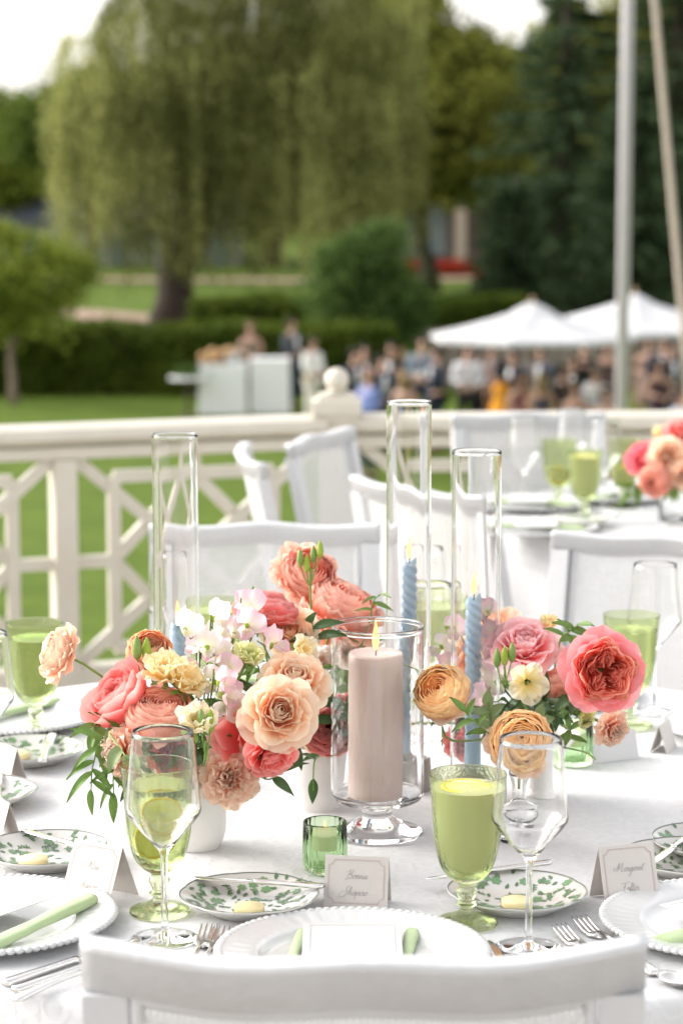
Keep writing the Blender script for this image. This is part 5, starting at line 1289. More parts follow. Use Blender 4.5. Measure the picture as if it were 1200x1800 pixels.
# layer: (count, L, W, phis, r0, z0, opts)
def heart_mesh(layers, seed):
    rs = random.Random(seed); mb = MB(); g = rs.uniform(0, 6)
    for (n, L, W, ph, r0, z0, op) in layers:
        for k in range(n):
            g += 2.399 if op.get('gold', 1) else 2*PI/n
            j = rs.uniform(.93, 1.07)
            petal('p', L*j, W, [x+rs.uniform(-4, 4) for x in ph] if len(ph) == 3 else [x*(1+rs.uniform(-.02, .02)) for x in ph], r0, z0, nu=6, nv=6, seed=rs.randrange(999), mb=mb, rot=g, **{a: b for a, b in op.items() if a != 'gold'})
    return mb.mesh('petal_heart', None, True)
SPEC = {}
def ran_spec(N=27, flat=.80, amax=130):
    outer, heart = [], []
    for k in range(N):
        q = k/(N-1); ad = 6 + (amax-6)*q**.98; al = R_(ad); f = ad/90
        rr = math.sin(min(al, R_(100)))*.93; zz = .60 + flat*.60*math.cos(al) - .10*math.exp(-(f/.18)**2)
        if ad < 82: ph = (rr+.12, .0, (rr+.12)*1.08, zz*.80, rr, zz)
        else: g = (ad-82)/45; ph = (rr*(1.05-.25*g), -.02-.06*g, rr*(1.08-.1*g), zz*.6-.04*g, rr*(1.0+.07*g), zz)
        lay = (5 if f < .25 else 6, 1, rr*.98+.04, ph, .02, 0, dict(ruf=.012+.045*min(1, f), rf=2.1, tipw=.8, rnd=.06+.06*min(1, f)))
        (heart if ad < 36 else outer).append(lay)
    outer.append((5, 1.1, .6, (100, 80, 86), .02, -.02, dict(ruf=.05, tipw=.7, rnd=.14)))
    return heart, outer
h, o = ran_spec(); SPEC['ran'] = (h, o, .62)
h2, o2 = ran_spec(15, flat=.75, amax=100)
SPEC['ranloose'] = (h2, o2[:-1] + [(6, 1.3, .66, (95, 35, 10), .02, 0, dict(ruf=.06, rnd=.12)), (6, 1.4, .66, (95, 48, 34), .02, 0, dict(ruf=.06, rf=1.8)), (7, 1.42, .64, (96, 62, 60), .02, 0, dict(ruf=.06, rf=1.8)), (6, 1.4, .64, (98, 78, 88), .02, -.03, dict(ruf=.06))], .55)
SPEC['rose'] = ([(3, .60, .20, (30, 5, -24), .02, .26, dict(ruf=.01)), (3, .66, .27, (40, 6, -22), .03, .22, dict(ruf=.02)), (4, .72, .33, (48, 8, -18), .05, .17, dict(ruf=.03)), (4, .78, .38, (56, 10, -12), .06, .13, dict(ruf=.04)), (4, .84, .42, (62, 12, -5), .07, .10, dict(ruf=.04, curl=-.03))],
    [(4, .88, .46, (66, 14, 2), .08, .07, dict(ruf=.05, curl=-.05)), (5, .94, .50, (70, 18, 12), .08, .05, dict(ruf=.05, curl=-.07)), (5, 1.0, .56, (76, 24, 26), .08, .03, dict(ruf=.05, curl=-.08, rnd=.1)), (5, 1.08, .64, (82, 32, 50), .08, .0, dict(ruf=.05, curl=-.10, rnd=.1)),
     (5, 1.18, .72, (88, 42, 80), .06, .0, dict(ruf=.05, curl=-.12, notch=.02, rnd=.1)), (5, 1.26, .80, (94, 56, 108), .05, -.02, dict(ruf=.045, curl=-.13, notch=.03, rnd=.1)), (4, 1.24, .80, (98, 76, 122), .05, -.04, dict(ruf=.05, curl=-.13, rnd=.1))], .45)
SPEC['cup'] = ([(4, .8, .34, (50, 8, -20), .05, .1, dict(ruf=.03)), (4, .88, .40, (58, 10, -12), .06, .06, dict(ruf=.03))],
    [(5, 1.02, .58, (80, 12, -16), .08, .03, dict(ruf=.03)), (5, 1.15, .72, (90, 14, -12), .08, .0, dict(ruf=.03)), (5, 1.28, .82, (95, 20, -4), .06, .0, dict(ruf=.04, notch=.05)), (4, 1.35, .86, (100, 32, 20), .05, -.02, dict(ruf=.05, notch=.06)), (3, 1.3, .6, (110, 95, 90), .05, -.05, dict(ruf=.06))], .55)
SPEC['carn'] = ([(6, .62, .26, (20, -8, 20), .03, .25, dict(ruf=.16, rf=2.2, jag=.05)), (6, .72, .30, (35, 8, 30), .04, .18, dict(ruf=.16, rf=2.2, jag=.05))],
    [(6, .86, .40, (50, 20, 38), .05, .12, dict(ruf=.13, rf=2.0, jag=.06)), (7, .98, .48, (62, 36, 55), .05, .08, dict(ruf=.12, rf=2.0, jag=.06)), (7, 1.05, .54, (74, 56, 78), .05, .04, dict(ruf=.11, rf=1.8, jag=.06)), (7, 1.08, .56, (86, 78, 102), .05, 0, dict(ruf=.10, rf=1.8, jag=.06))], .4)
SPEC['lis'] = ([(3, .82, .34, (30, 10, 10), .05, .08, dict(ruf=.08, rf=1.6)), (3, .9, .40, (42, 12, 22), .05, .05, dict(ruf=.08, rf=1.6))],
    [(5, 1.08, .52, (58, 16, 48), .05, .0, dict(ruf=.10, rf=1.7, jag=.02)), (5, 1.15, .58, (66, 24, 72), .05, -.02, dict(ruf=.12, rf=1.9, jag=.02))], .6)
SPEC['open'] = ([(6, .18, .05, (20, 10, 20), .03, .05, dict())],
    [(5, 1.02, .62, (68, 62, 88), .06, .02, dict(ruf=.12, rf=1.8, jag=.015)), (3, .95, .5, (60, 46, 40), .06, .04, dict(ruf=.12, rf=1.8, jag=.02))], .25)
SPEC['wide'] = ([(3, .6, .4, (50, 20, 10), .05, .1, dict(ruf=.05))], [(5, 1.1, .75, (80, 50, 60), .05, 0, dict(ruf=.08)), (5, 1.2, .8, (88, 70, 92), .05, 0, dict(ruf=.08, curl=-.1))], .3)
def austin():
    heart, outer = [], []
    outer += [(5, .90, .50, (82, 22, 4), .07, .0, dict(ruf=.05, tipw=.8)), (6, .98, .56, (86, 28, 20), .07, 0, dict(ruf=.05, tipw=.8)), (6, 1.06, .62, (90, 40, 50), .06, 0, dict(ruf=.06, notch=.04)),
              (5, 1.16, .72, (94, 60, 88), .05, -.03, dict(ruf=.06, notch=.05)), (5, 1.22, .78, (98, 78, 108), .05, -.05, dict(ruf=.06, notch=.05))]
    return outer
def austin_heart(seed):
    rs = random.Random(seed); mb = MB()
    # quartered rosette: nested folded petals in five wedges, rims facing the viewer
    for s in range(5):
        a0 = 2*PI*s/5 + rs.uniform(-.12, .12)
        for j in range(10):
            q = j/9; off = .10 + .55*q; wdt = (.06 + .25*q)*rs.uniform(.9, 1.1); dz = .60 + .12*math.sin(q*PI) - .10*q*q + rs.uniform(-.015, .015)
            ph = rs.uniform(0, 6.3); pp = rs.uniform(0, 6.3)
            def f(u_, v, off=off, wdt=wdt, dz=dz, a0=a0, ph=ph, pp=pp, q=q):
                u = 2*u_-1; x = off + (.15+.05*q)*(1-abs(u)**1.6) - .12*abs(u)*q + .022*math.sin(3.1*u*PI+ph)*v; y = u*wdt*1.15 + .014*math.sin(2.2*u*PI+pp)*v
                x += (.10*v*v)*(1 if q > .5 else .35) ; zz = dz*v**.8 + .015*math.sin(4*u+pp)*v
                return (x*math.cos(a0)-y*math.sin(a0), x*math.sin(a0)+y*math.cos(a0), zz + .02)
            mb.grid(f, 14, 5)
    return mb.mesh('petal_heart', None, True)
SC = {}
def sch(name, *a, **k): SC[name] = petalmat('petal_'+name, *a, **k)
sch('peach', (.98, .54, .28), (.98, .66, .46), (.98, .80, .64))
sch('peachrose', (.99, .50, .22), (.99, .68, .44), (.98, .84, .68))
sch('peachyellow', (1, .55, .13), (1, .70, .30), (1, .88, .62), mp=.72, trans=.62)
sch('orange', (1, .42, .11), (1, .54, .24), (1, .80, .58), mp=.72, trans=.62)
sch('coral', (.95, .20, .12), (.97, .36, .26), (.98, .64, .54), mp=.72, trans=.62)
sch('salmon', (.99, .34, .18), (.99, .48, .34), (.99, .70, .58), mp=.72, trans=.6)
sch('pinkcoral', (.96, .16, .13), (.97, .28, .26), (.98, .56, .52), mp=.72, trans=.6)
sch('pink', (1, .42, .40), (1, .54, .55), (1, .72, .73))
sch('austin_out', (.94, .18, .14), (.94, .25, .25), (.94, .40, .42))
sch('austin_in', (.97, .17, .07), (.98, .32, .19), (.98, .52, .40))
sch('hotpink', (.82, .08, .12), (.88, .17, .23), (.92, .34, .38))
sch('blush', (.90, .72, .60), (.92, .82, .75), (.93, .88, .84))
sch('yellow', (.95, .80, .26), (.98, .83, .44), (.98, .88, .60))
sch('cream', (.93, .84, .40), (.98, .89, .60), (.98, .92, .74))
sch('sweet', (.86, .84, .62), (.88, .70, .72), (.88, .60, .70))
sch('sweetwhite', (.82, .85, .55), (.88, .84, .76), (.88, .80, .80))
sch('carnpeach', (.93, .50, .32), (.95, .64, .48), (.96, .76, .62))
sch('lime', (.55, .66, .12), (.78, .82, .28), (.90, .88, .56))
PET, HRT = {}, {}
def aim(d): return Vector(d).normalized().to_track_quat('Z', 'Y').to_euler()
def bloom(kind, scheme, label, px, py, rpx, D, face, pot=None, scheme_in=None, name=None, cat='flower', roll=None, lean=1.0, squash=1, seed=None, skip=0):
    seed = seed if seed is not None else int(px*7+py)
    rs = random.Random(seed); d = Vector(face).normalized(); c = at_y(px, py, D); R = rpx/FPX*(D*1.02)
    heart, outer, cz = SPEC[kind if kind != 'austin' else 'rose']
    if kind == 'austin': outer = austin(); cz = .35
    R1 = R*{'ran': 1.08, 'ranloose': 1.0, 'rose': .88, 'cup': .98, 'carn': .98, 'lis': .95, 'open': .95, 'wide': .95, 'austin': .84}[kind]
    base = c - d*cz*R1
    nm = name or {'ran': 'ranunculus', 'ranloose': 'ranunculus', 'rose': 'rose', 'cup': 'peony_rose', 'carn': 'carnation', 'lis': 'lisianthus', 'open': 'lisianthus', 'wide': 'rose', 'austin': 'garden_rose'}[kind]
    e = aim(d); q = e.to_quaternion() @ Euler((0, 0, roll if roll is not None else rs.uniform(0, 6.28))).to_quaternion()
    t = thing(nm, label, cat, base, rot=q.to_euler())
    out_m, in_m = SC[scheme], SC[scheme_in or scheme]
    hk = (kind, seed % 3)
    if hk not in HRT:
        HRT[hk] = austin_heart(seed % 3) if kind == 'austin' else heart_mesh(heart, seed % 3 + 5)
        HRT[hk].materials.append(in_m)
    tag(inst('petal_heart', HRT[hk], t, sc=R1, m=in_m), kind='stuff')
    g = rs.uniform(0, 6)
    for li, (n, L, W, ph, r0, z0, op) in enumerate(outer):
        pk = (kind, li)
        if pk not in PET:
            PET[pk] = []
            for v in range(3):
                vr = random.Random(li*31+v*7+len(kind))
                me = petal('petal', L*vr.uniform(.95, 1.05), W, [x+vr.uniform(-5, 5) for x in ph] if len(ph) == 3 else [x*(1+vr.uniform(-.025, .025)) for x in ph], r0, z0, nu=10 if li > 3 or kind in ('rose', 'carn', 'lis', 'open') else 7, nv=8, seed=li*13+v, **op); me.materials.append(out_m); PET[pk].append(me)
        frac = li/max(1, len(outer)-1)
        for k in range(n):
            if skip and frac > .75 and rs.random() < skip: continue
            g += 2*PI/n + (.35 if k == 0 else 0) + rs.uniform(-.12, .12); j = rs.uniform(.95, 1.05)
            inst('petal', PET[pk][rs.randrange(3)], t, rot=(rs.uniform(-.06, .06), rs.uniform(-.06, .06), g), sc=(R1*j, R1*j, R1*j*squash*rs.uniform(.95, 1.05)), m=(in_m if (scheme_in and frac < .45) else out_m))
    if kind == 'open':
        m = MB()
        for k in range(14):
            a = rs.uniform(0, 6.3); rr = rs.uniform(0, .16)*R; m.tube([(0, 0, .02*R), (rr*math.cos(a), rr*math.sin(a), rs.uniform(.14, .26)*R)], [.02*R, .035*R], 6)
        m.build('stamens', M['stamen'], t); m = MB().lathe([(0, .15*R), (.06*R, .2*R), (.05*R, .36*R), (0, .38*R)], 8).build('pistil', M['bud'], t, smooth=True)
    # calyx and stem
    m = MB(); m.lathe([(0, -.16*R), (.07*R, -.12*R), (.12*R, -.02*R), (.1*R, .05*R)], 10)
    for k in range(5): petal('s', .55*R, .13*R, (95, 85, 110), .02*R, -.05*R, nu=3, nv=4, mb=m, rot=k*2*PI/5, tipw=.1)
    m.uv = {}; m.build('calyx', M['stem'], t, smooth=True)
    if pot is not None:
        pot = Vector(pot); b = base; mid = base - d*max(.03, (base-pot).length*.35)*lean; Mi = t.matrix_basis.inverted()
        pts = [Mi @ p for p in bez(b - d*.002, mid, pot + Vector((0, 0, .05)), pot, 9)]
        MB().tube(pts, .0017 if kind in ('ran', 'ranloose') else .0021, 7).build('stem', M['stem'], t, smooth=True)
    return t
def rim(p, z): return Vector((p.x, p.y, TZ+z))
K1, K2, K3, KB = rim(POT1, .07), rim(POT2, .065), rim(POT3, .075), rim(BUDV, .07)
C_ = (-.05, -1, .35)
# ---- left arrangement
bloom('ranloose', 'peach', 'pale peach ranunculus leaning out far left in front of the rear goblet', 97, 1146, 40, 3.02, (-.75, -.35, .35), K2, lean=.7)
bloom('cup', 'pinkcoral', 'big coral pink peony rose at the left end, seen from its side', 206, 1222, 74, 2.98, (-.62, -.30, .62), K2)
bloom('ran', 'salmon', 'layered salmon ranunculus with drooping petals right of the big peony rose', 282, 1250, 57, 2.95, (.1, -.45, .85), K2, seed=4)
bloom('ran', 'orange', 'orange ranunculus behind the yellow lisianthus at left', 264, 1143, 37, 3.1, (.15, -.7, .6), K2)
bloom('lis', 'yellow', 'yellow ruffled lisianthus above the layered salmon ranunculus', 287, 1172, 52, 2.97, (-.1, -.5, .9), K2)
bloom('lis', 'yellow', 'yellow lisianthus touching the left blue candle', 332, 1194, 48, 2.96, (.5, -.4, .7), K2)
bloom('lis', 'cream', 'pale yellow frilled lisianthus low in the middle of the left flowers', 345, 1266, 48, 2.87, (.1, -.6, .8), K2)
bloom('carn', 'carnpeach', 'peach carnation hanging low at the left above the vine', 206, 1318, 46, 2.93, (-.75, -.6, .25), K2)
bloom('carn', 'carnpeach', 'small peach carnation just below the low left one', 222, 1362, 24, 2.92, (-.3, -.6, -.6), K2)
bloom('carn', 'hotpink', 'hot pink carnation seen through the rim of the front left wine glass', 298, 1320, 44, 2.98, (-.1, -.9, .35), K2)
bloom('carn', 'carnpeach', 'large peach carnation facing the camera above the left pot', 402, 1368, 54, 2.92, (.05, -1, .10), K2)
bloom('rose', 'peachrose', 'largest peach rose, front and centre, petals curling back', 492, 1250, 68, 2.9, (.22, -.95, .42), K1, seed=11)
bloom('rose', 'peachrose', 'ruffled peach rose just above the largest one', 520, 1192, 62, 3.0, (.15, -.65, .8), K1, seed=15)
bloom('rose', 'peachrose', 'peach rose with pale green outer petals higher in the left group', 510, 1110, 50, 3.12, (.05, -.9, .45), K1, seed=20)
bloom('lis', 'cream', 'cream petals spilling under the upper peach rose', 535, 1142, 36, 3.06, (.5, -.6, .3), K1)
bloom('wide', 'pinkcoral', 'deep coral pink rose tucked beneath the largest peach rose', 436, 1296, 66, 2.93, (.1, -.9, .1), K1)
bloom('rose', 'pinkcoral', 'coral pink rose petals low to the left of the white pot', 478, 1333, 48, 2.91, (.3, -.8, -.5), K1)
bloom('ran', 'pinkcoral', 'coral pink ranunculus showing its domed back before the cane chair', 466, 1062, 52, 3.12, (.05, .25, 1), K1, squash=.8)
bloom('ranloose', 'salmon', 'topmost salmon ranunculus of the left group, on a long stem', 542, 1006, 48, 3.36, (.35, -.8, .6), K1)
bloom('ranloose', 'salmon', 'large salmon ranunculus with layered petals above the hurricane rim', 606, 1064, 64, 3.34, (.45, -.25, .85), K1, seed=2)
bloom('wide', 'salmon', 'wide drooping salmon petals left of the hurricane rim', 580, 1106, 42, 3.36, (-.2, -.8, -.3), K1)
bloom('ran', 'coral', 'deep coral ranunculus with dark heart beside the hurricane glass', 576, 1276, 50, 3.24, (.05, -1, .2), K1, scheme_in='pinkcoral')
bloom('lis', 'blush', 'white frilly lisianthus right behind the ruffled peach rose', 566, 1158, 34, 3.2, (.2, -.8, .5), K1)
bloom('carn', 'blush', 'cream ruffled bloom seen through the hurricane glass', 600, 1150, 28, 3.34, (.2, -.8, .5), K1)
bloom('lis', 'lime', 'lime green half open lisianthus among the sweet peas', 438, 1148, 38, 2.98, (.3, -.5, .8), K2)
bloom('carn', 'hotpink', 'hot pink bloom peeking between the sweet peas and peach roses', 395, 1195, 22, 3.1, (-.1, -.8, .4), K2)
bloom('carn', 'carnpeach', 'dusty peach carnation behind the sweet peas', 480, 1090, 26, 3.26, (0, -.5, .8), K1)
bloom('carn', 'hotpink', 'pink carnation deep behind the hurricane glass', 628, 1215, 26, 3.28, (0, -.8, .4), K1)
bloom('rose', 'salmon', 'salmon rose in shade behind the hurricane rim', 612, 1130, 34, 3.42, (0, -.8, .4), K1)
# ---- right arrangement
bloom('ran', 'peach', 'yellow peach ranunculus between the pillar and the right taper', 774, 1214, 46, 3.1, (-.35, -.8, .5), K3, seed=5, lean=.6, scheme_in='peachyellow')
bloom('rose', 'pink', 'soft pink rose at the top of the right hand flowers', 922, 1130, 64, 3.28, (.0, -.55, .85), K3, seed=8)
bloom('austin', 'austin_out', 'huge coral garden rose with quartered heart facing the camera', 1062, 1180, 80, 3.12, (.12, -1, .12), K3, scheme_in='austin_in', seed=3)
bloom('open', 'cream', 'open cream lisianthus with dark centre under the pink rose', 927, 1200, 42, 3.18, (.15, -.95, .2), K3)
bloom('ran', 'orange', 'large orange ranunculus in the glass bud vase', 916, 1302, 51, 3.05, (-.05, -.95, .35), KB, scheme_in='peachyellow', seed=9, lean=.5)
bloom('wide', 'peach', 'loose pale peach petals hanging under the orange ranunculus', 928, 1345, 34, 3.09, (.1, -.7, -.6), KB)
bloom('ran', 'salmon', 'striped salmon ranunculus bud half hidden behind the garden rose', 985, 1196, 36, 3.26, (-.2, -.2, .95), K3)
bloom('carn', 'carnpeach', 'dusty peach carnation below the garden rose at right', 1078, 1282, 36, 3.14, (.55, -.75, -.2), K3)
bloom('lis', 'lime', 'greenish yellow lisianthus bud below the garden rose', 1030, 1262, 26, 3.16, (.6, -.6, -.4), K3)
bloom('carn', 'pinkcoral', 'coral pink carnation behind the right taper', 826, 1252, 38, 3.36, (-.3, -.9, .2), K3)
bloom('carn', 'pinkcoral', 'coral pink carnation low behind the right taper base', 808, 1308, 34, 3.38, (-.4, -.9, -.1), K3)
bloom('wide', 'peach', 'pale peach rose behind the pink rose', 875, 1100, 42, 3.38, (-.3, -.5, .7), K3)
bloom('wide', 'peach', 'pale peach petals behind the right chimney wall', 815, 1155, 40, 3.42, (-.4, -.8, .3), K3)
bloom('lis', 'yellow', 'small yellow lisianthus topmost of the right flowers', 965, 1092, 24, 3.3, (.1, -.4, .9), K3)
bloom('wide', 'peach', 'cream peach petals at the lower left of the orange ranunculus', 876, 1308, 30, 3.13, (-.6, -.8, 0), KB)
bloom('carn', 'peach', 'peach bloom seen through the hurricane glass beside the candle', 708, 1270, 26, 3.42, (.1, -.9, .3), K3)
# ---- second table arrangement
KV = rim(V2, .09)
for kind, scm, lab, px, py, r, D, f in (
    ('rose', 'hotpink', 'raspberry pink bloom at the left of the second table flowers', 1128, 806, 32, 5.75, (-.4, -.8, .4)),
    ('rose', 'peachrose', 'peach rose in the middle of the second table flowers', 1172, 800, 34, 5.72, (0, -1, .3)),
    ('ran', 'salmon', 'salmon bloom low on the second table flowers', 1150, 845, 26, 5.7, (-.3, -.9, 0)),
    ('lis', 'yellow', 'yellow bloom at the top of the second table flowers', 1162, 762, 22, 5.85, (0, -.7, .7)),
    ('rose', 'pinkcoral', 'coral bloom at the upper right edge of the photo', 1196, 760, 30, 5.8, (.2, -.8, .6)),
    ('carn', 'peach', 'pale peach bloom at the right edge on the second table', 1200, 835, 30, 5.7, (.3, -.9, 0)),
    ('rose', 'peachrose', 'peach bloom outside the right edge of the photo', 1240, 805, 34, 5.75, (.4, -.8, .2))):
    bloom(kind, scm, lab, px, py, r, D, f, KV)

# ---- sweet peas
SWS = petal('standard', 1, 1.05, (50, 72, 100), .05, 0, nu=12, nv=8, ruf=.16, rf=1.9, notch=.10, seed=2, tipw=.85, rnd=.1)
SWW = petal('wing', .75, .42, (40, 20, 10), .05, 0, nu=7, nv=6, ruf=.08, seed=5, tipw=.7)
SWK = petal('keel', .5, .3, (20, 5, -20), .03, 0, nu=5, nv=5, seed=6, tipw=.5)
for me in (SWS, SWW, SWK): me.materials.append(SC['sweet'])
def sweet_pea(label, px, py, D, pot, n=3, white=False, group='pale sweet pea sprays'):
    rs = random.Random(int(px*3+py)); c = at_y(px, py, D); t = thing('sweet_pea', label, 'flower', c, group=group); pot = Vector(pot)
    top = Vector((0, 0, .03)); pts = bez(top, (0, 0, 0), (pot-c)*.5+Vector((0, 0, .03)), pot-c, 8)
    MB().tube(pts, .0011, 6).build('stem', M['sprig_mid'], t, smooth=True)
    for k in range(n):
        R = rs.uniform(.025, .031); o = Vector((rs.uniform(-.022, .022), rs.uniform(-.018, .01), .028*(k-n/2)+.012)); d = Vector((o.x*25+rs.uniform(-1.1,1.1), -.8, rs.uniform(-.3, .6))).normalized()
        mt = SC['sweetwhite' if (white or rs.random() < .2) else 'sweet']; q = aim(d).to_quaternion() @ Euler((0, 0, rs.uniform(-.9, .9)+PI/2)).to_quaternion(); e = q.to_euler()
        f = inst('standard', SWS, t, o, e, R, mt)
        for s in (-1, 1): inst('wing', SWW, f, (0, 0, .12), (0, 0, PI+s*.8), 1, mt)
        inst('keel', SWK, f, (0, 0, .05), (0, 0, PI), 1, SC['sweetwhite'])
        MB().tube([(0, 0, 0), tuple(-o*.5+Vector((0, 0, -.008))), tuple(-o+Vector((0, 0, 0)))], .0009, 5).build('pedicel', M['sprig_mid'], f) if False else None
        MB().tube([tuple(o), tuple(o*.5+Vector((0, .004, -.006))), (0, .0, o.z*.4)], .0009, 5).build('pedicel', M['sprig_mid'], t)
        MB().lathe([(0, -.004), (.0035, -.001), (.004, .004), (.002, .006)], 8, c=tuple(o)).build('calyx', M['bud'], t, smooth=True)
for px, py, D, w, lab in ((346, 1122, 3.0, 0, 'beside the left blue candle'), (378, 1158, 2.97, 0, 'in the centre of the spray above the lime lisianthus'), (372, 1108, 3.05, 1, 'white one in front of the rear left goblet'),
    (424, 1092, 3.05, 0, 'just below the domed coral ranunculus'), (416, 1122, 3.05, 0, 'left of the lime lisianthus'), (376, 1218, 2.94, 0, 'above the pale yellow frilled lisianthus'), (404, 1178, 2.98, 1, 'white one over the hot pink bloom'),
    (452, 1118, 3.02, 0, 'left of the upper peach rose'), (400, 1240, 2.94, 0, 'left of the largest peach rose'), (352, 1160, 3.02, 0, 'crossing the yellow lisianthus')):
    sweet_pea('pale pink sweet pea ' + lab, px, py, D, K2, 2, bool(w))
for px, py, D, lab in ((872, 1150, 3.4, 'left of the pink rose'), (864, 1195, 3.38, 'behind and just right of the right taper'), (882, 1228, 3.24, 'left of the open cream lisianthus'), (845, 1112, 3.34, 'near the top of the right chimney flowers'), (800, 1135, 3.4, 'seen left of the right taper')):
    sweet_pea('lilac pink sweet pea ' + lab, px, py, D, K3, 3)

# ---- buds
def buds(label, px, py, D, pot, n=3, s=1.0, h=.03):
    rs = random.Random(int(px+py)); c = at_y(px, py, D); t = thing('lisianthus_bud', label, 'flower bud', c, group='green flower buds'); pot = Vector(pot)
    MB().tube(bez((0, 0, -.005), (0, 0, -.05), (pot-c)*.6+Vector((0, 0, .02)), pot-c, 8), .0016, 6).build('stem', M['stem'], t, smooth=True)
    for k in range(n):
        x = (k-(n-1)/2)*.009*s; z = rs.uniform(-.3, .5)*h; m = MB(); m.lathe([(0, z-.004), (.0035*s, z), (.005*s, z+.007*s), (.0035*s, z+.016*s), (.0008, z+.022*s)], 9, c=(x, rs.uniform(-.004, .004), 0))
        m.build('bud', M['bud'] if k % 2 else M['stem'], t, smooth=True); MB().tube([(x, 0, z), (x*.5, 0, z-.02), (0, 0, -.03)], .0009, 5).build('pedicel', M['stem'], t)
buds('tall cluster of green buds in front of the topmost salmon ranunculus', 545, 992, 3.24, K1, 4, 1.0)
buds('yellow green bud beside the orange ranunculus at left', 250, 1168, 3.0, K2, 2, 1.3)
buds('round lime bud below the pale frilled lisianthus', 362, 1295, 2.87, K2, 2, 1.2)
buds('lime buds beside the pink rose at right', 886, 1165, 3.16, K3, 3, 1.1)
buds('lime bud under the domed coral ranunculus', 452, 1080, 3.12, K1, 2, 1.2)
buds('small dark drooping bud under the yellow peach ranunculus', 777, 1272, 3.12, K3, 1, .9)

# ---- greenery
def leafmesh(name, L, W, bend, seed, mt, ser=0):
    def f(u_, v):
        u = 2*u_-1; w = W*math.sin(PI*min(1, v*.97+.015)**.75)**.9*(1+ser*math.sin(v*60)); y = L*v; z = -bend*L*v*v + .22*W*u*u + .02*L*math.sin(v*6+seed)*u
        return (u*w/2, y, z)
    mb = MB(); mb.grid(f, 6, 9); return mb.mesh(name, mt, True)
LF = {'dark': [leafmesh('leaf', 1, .42, .25+.2*i, i, M['sprig_dark']) for i in range(3)], 'mid': [leafmesh('leaf', 1, .38, .2+.2*i, i, M['sprig_mid']) for i in range(3)],
      'pale': [leafmesh('leaf', 1, .62, .1+.15*i, i, M['sprig_pale']) for i in range(3)], 'vine': [leafmesh('leaf', 1, .30, .3+.2*i, i, M['sprig_mid']) for i in range(3)]}
def sprig(label, pts, kind='dark', n=8, L=.035, cat='greenery', group='leafy sprigs in the flower arrangements', seed=1, spread=1.0):
    rs = random.Random(seed); b = Vector(pts[0]); t = thing('leafy_sprig', label, cat, b, group=group); P = catmull([Vector(p)-b for p in pts], 8)
    MB().tube(P, [.0016*(1-.5*i/len(P)) for i in range(len(P))], 6).build('stem', M['stem'], t, smooth=True)
    for k in range(n):
        f = .25 + .75*(k+.5)/n; i = min(len(P)-2, int(f*(len(P)-1))); p = P[i]; d = (P[i+1]-P[i]).normalized()
        side = d.cross(Vector((rs.uniform(-.5, .5), -1, rs.uniform(-.3, .3)))).normalized()*(1 if k % 2 else -1)
        dr = (d*rs.uniform(.3, .9) + side*spread + Vector((rs.uniform(-.3, .3), rs.uniform(-.5, .1), rs.uniform(-.3, .2)))).normalized()
        if k == n-1: dr = d
        up = Vector((rs.uniform(-.3, .3), -.6, .8)); x = dr.cross(up).normalized(); z = x.cross(dr)
        e = Matrix((x, dr, z)).transposed().to_euler(); inst('leaf', LF[kind][rs.randrange(3)], t, p, e, L*rs.uniform(.75, 1.15))
def SP(label, pxs, kind, n, L, pot, seed): 
    pts = [pot] + [at_y(*q) for q in pxs]; sprig(label, pts, kind, n, L, seed=seed)
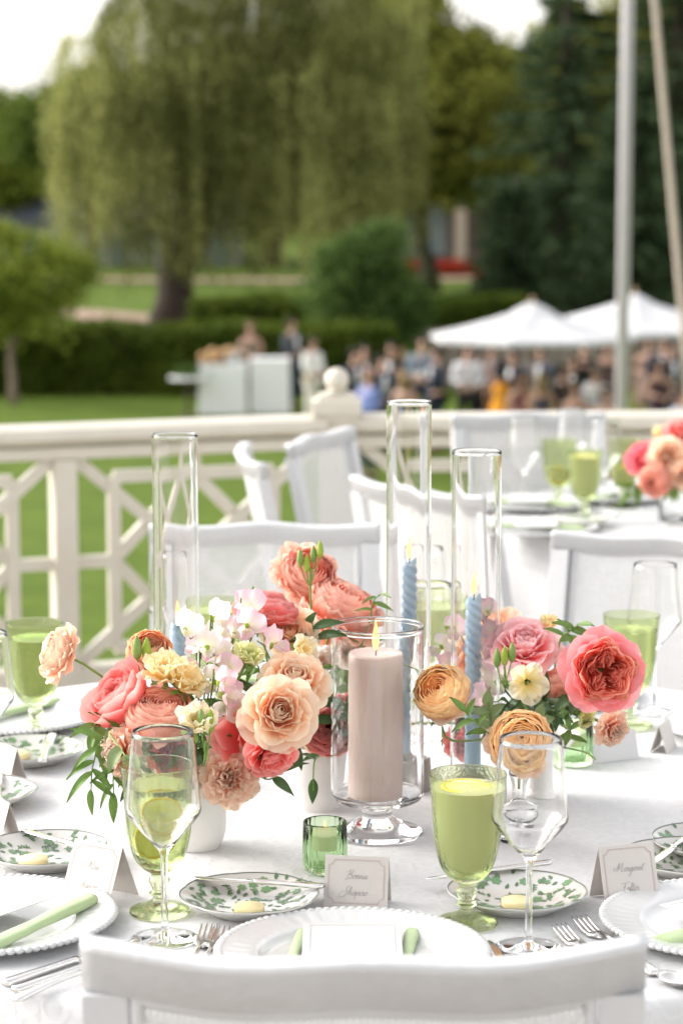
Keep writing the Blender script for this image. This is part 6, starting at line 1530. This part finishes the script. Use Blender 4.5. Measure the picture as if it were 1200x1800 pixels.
for i, (pxs, kind, n, L, pot, lab) in enumerate((
    ([(300, 1300, 3.0), (190, 1300, 2.95), (165, 1340, 2.93), (160, 1395, 2.92)], 'vine', 14, .036, K2, 'green vine hanging at the far left of the flowers onto the cloth'),
    ([(330, 1360, 3.0), (260, 1370, 2.96), (235, 1385, 2.93)], 'dark', 10, .036, K2, 'dark leaves low behind the front left goblet rim'),
    ([(300, 1280, 3.0), (180, 1270, 2.98), (165, 1290, 2.96)], 'mid', 10, .034, K2, 'broad green leaves under the big peony rose'),
    ([(340, 1240, 3.02), (330, 1225, 3.0)], 'mid', 9, .032, K2, 'green leaves between the yellow lisianthus blooms'),
    ([(410, 1270, 3.0), (405, 1255, 2.98)], 'mid', 9, .034, K2, 'green leaves left of the largest peach rose'),
    ([(590, 1190, 3.2), (595, 1180, 3.18)], 'mid', 8, .034, K1, 'green leaves right of the ruffled peach rose'),
    ([(800, 1260, 3.34), (790, 1240, 3.32)], 'dark', 8, .036, K3, 'dark leaves behind the coral carnations'),
    ([(260, 1330, 2.98), (205, 1350, 2.93), (200, 1400, 2.92)], 'vine', 9, .034, K2, 'narrow leaved vine tip hanging below the low left carnation'),
    ([(420, 1350, 2.97), (470, 1370, 2.96), (500, 1352, 2.95)], 'dark', 5, .028, K2, 'dark leaves reaching from the left pot toward the white pot'),
    ([(380, 1310, 2.97), (420, 1330, 2.95)], 'dark', 8, .034, K2, 'dark leaves above the large peach carnation'),
    ([(330, 1330, 2.97), (350, 1310, 2.92)], 'dark', 8, .04, K2, 'dark leaves between the hot pink carnation and the lime bud'),
    ([(230, 1260, 3.0), (235, 1240, 2.97)], 'dark', 7, .04, K2, 'dark leaves behind the layered salmon ranunculus'),
    ([(400, 1230, 3.05), (420, 1190, 3.03)], 'dark', 9, .035, K2, 'dark leaves deep between sweet peas and peach roses'),
    ([(560, 1330, 3.14), (552, 1340, 3.08), (550, 1390, 3.06)], 'dark', 3, .034, K1, 'single dark serrated leaf sprig hanging over the white pot'),
    ([(590, 1260, 3.22), (610, 1230, 3.2)], 'dark', 9, .04, K1, 'dark leaves behind the deep coral ranunculus'),
    ([(555, 1150, 3.15), (548, 1090, 3.1)], 'dark', 7, .04, K1, 'dark leaves on the tall bud stem'),
    ([(640, 1120, 3.3), (655, 1060, 3.26), (668, 1045, 3.24)], 'vine', 6, .024, K1, 'fine light tendril at the right of the large salmon ranunculus'),
    ([(625, 1180, 3.36), (635, 1130, 3.36)], 'dark', 7, .036, K1, 'leaves seen through the hurricane glass'),
    ([(200, 1290, 2.96), (215, 1320, 2.9), (225, 1335, 2.88)], 'pale', 3, .03, K2, 'pale green round leaf over the low left carnation'),
    ([(450, 1340, 3.0), (455, 1330, 2.9)], 'mid', 4, .03, K2, 'pointed leaf lying over the deep coral rose'),
    ([(870, 1290, 3.2), (862, 1265, 3.12), (858, 1235, 3.1)], 'pale', 8, .026, K3, 'pale oval eucalyptus leaves beside the orange ranunculus'),
    ([(880, 1300, 3.15), (835, 1270, 3.05), (812, 1245, 3.04)], 'mid', 7, .026, K3, 'light green sprig crossing in front of the right taper'),
    ([(960, 1250, 3.2), (985, 1255, 3.14)], 'dark', 10, .036, K3, 'dark leaves right of the orange ranunculus'),
    ([(960, 1230, 3.22), (945, 1225, 3.2)], 'dark', 10, .036, K3, 'dark leaves under the open cream lisianthus'),
    ([(990, 1230, 3.25), (1005, 1230, 3.16)], 'dark', 9, .038, K3, 'dark leaves between cream lisianthus and garden rose'),
    ([(980, 1140, 3.28), (1000, 1110, 3.22), (1015, 1100, 3.2)], 'mid', 9, .03, K3, 'leaf tuft rising left of the garden rose'),
    ([(900, 1250, 3.25), (890, 1235, 3.22)], 'dark', 9, .034, K3, 'dark leaves left of the open cream lisianthus'),
    ([(1000, 1290, 3.2), (990, 1275, 3.1)], 'mid', 7, .032, K3, 'light green leaves just above the compote rim'),
    ([(940, 1290, 3.15), (948, 1255, 3.12)], 'pale', 5, .026, K3, 'two pale leaves above the orange ranunculus'),
    ([(1020, 1320, 3.2), (1040, 1330, 3.15), (1046, 1335, 3.14)], 'mid', 1, .012, K3, 'thin bent stem end sticking out below the carnation'),
    ([(520, 1290, 3.1), (500, 1330, 3.05)], 'dark', 9, .038, K1, 'dark leaves between the coral rose and the white pot'),
    ([(450, 1200, 3.1), (440, 1160, 3.08)], 'mid', 8, .03, K2, 'green leaves around the lime lisianthus'),
    ([(780, 1195, 3.3), (730, 1175, 3.2), (700, 1165, 3.2)], 'mid', 3, .014, K3, 'long thin tendril running behind the yellow peach ranunculus'),
    )):
    SP(lab, pxs, kind, n, L, pot, 50+i)
for i, (a, b_, lab) in enumerate((((1130, 850, 5.8), (1105, 868, 5.75), 'leaves low at the left of the second table flowers'), ((1180, 850, 5.8), (1185, 860, 5.7), 'leaves around the neck of the second table vase'))):
    sprig(lab, [KV, at_y(*a), at_y(*b_)], 'mid', 9, .05, seed=90+i)
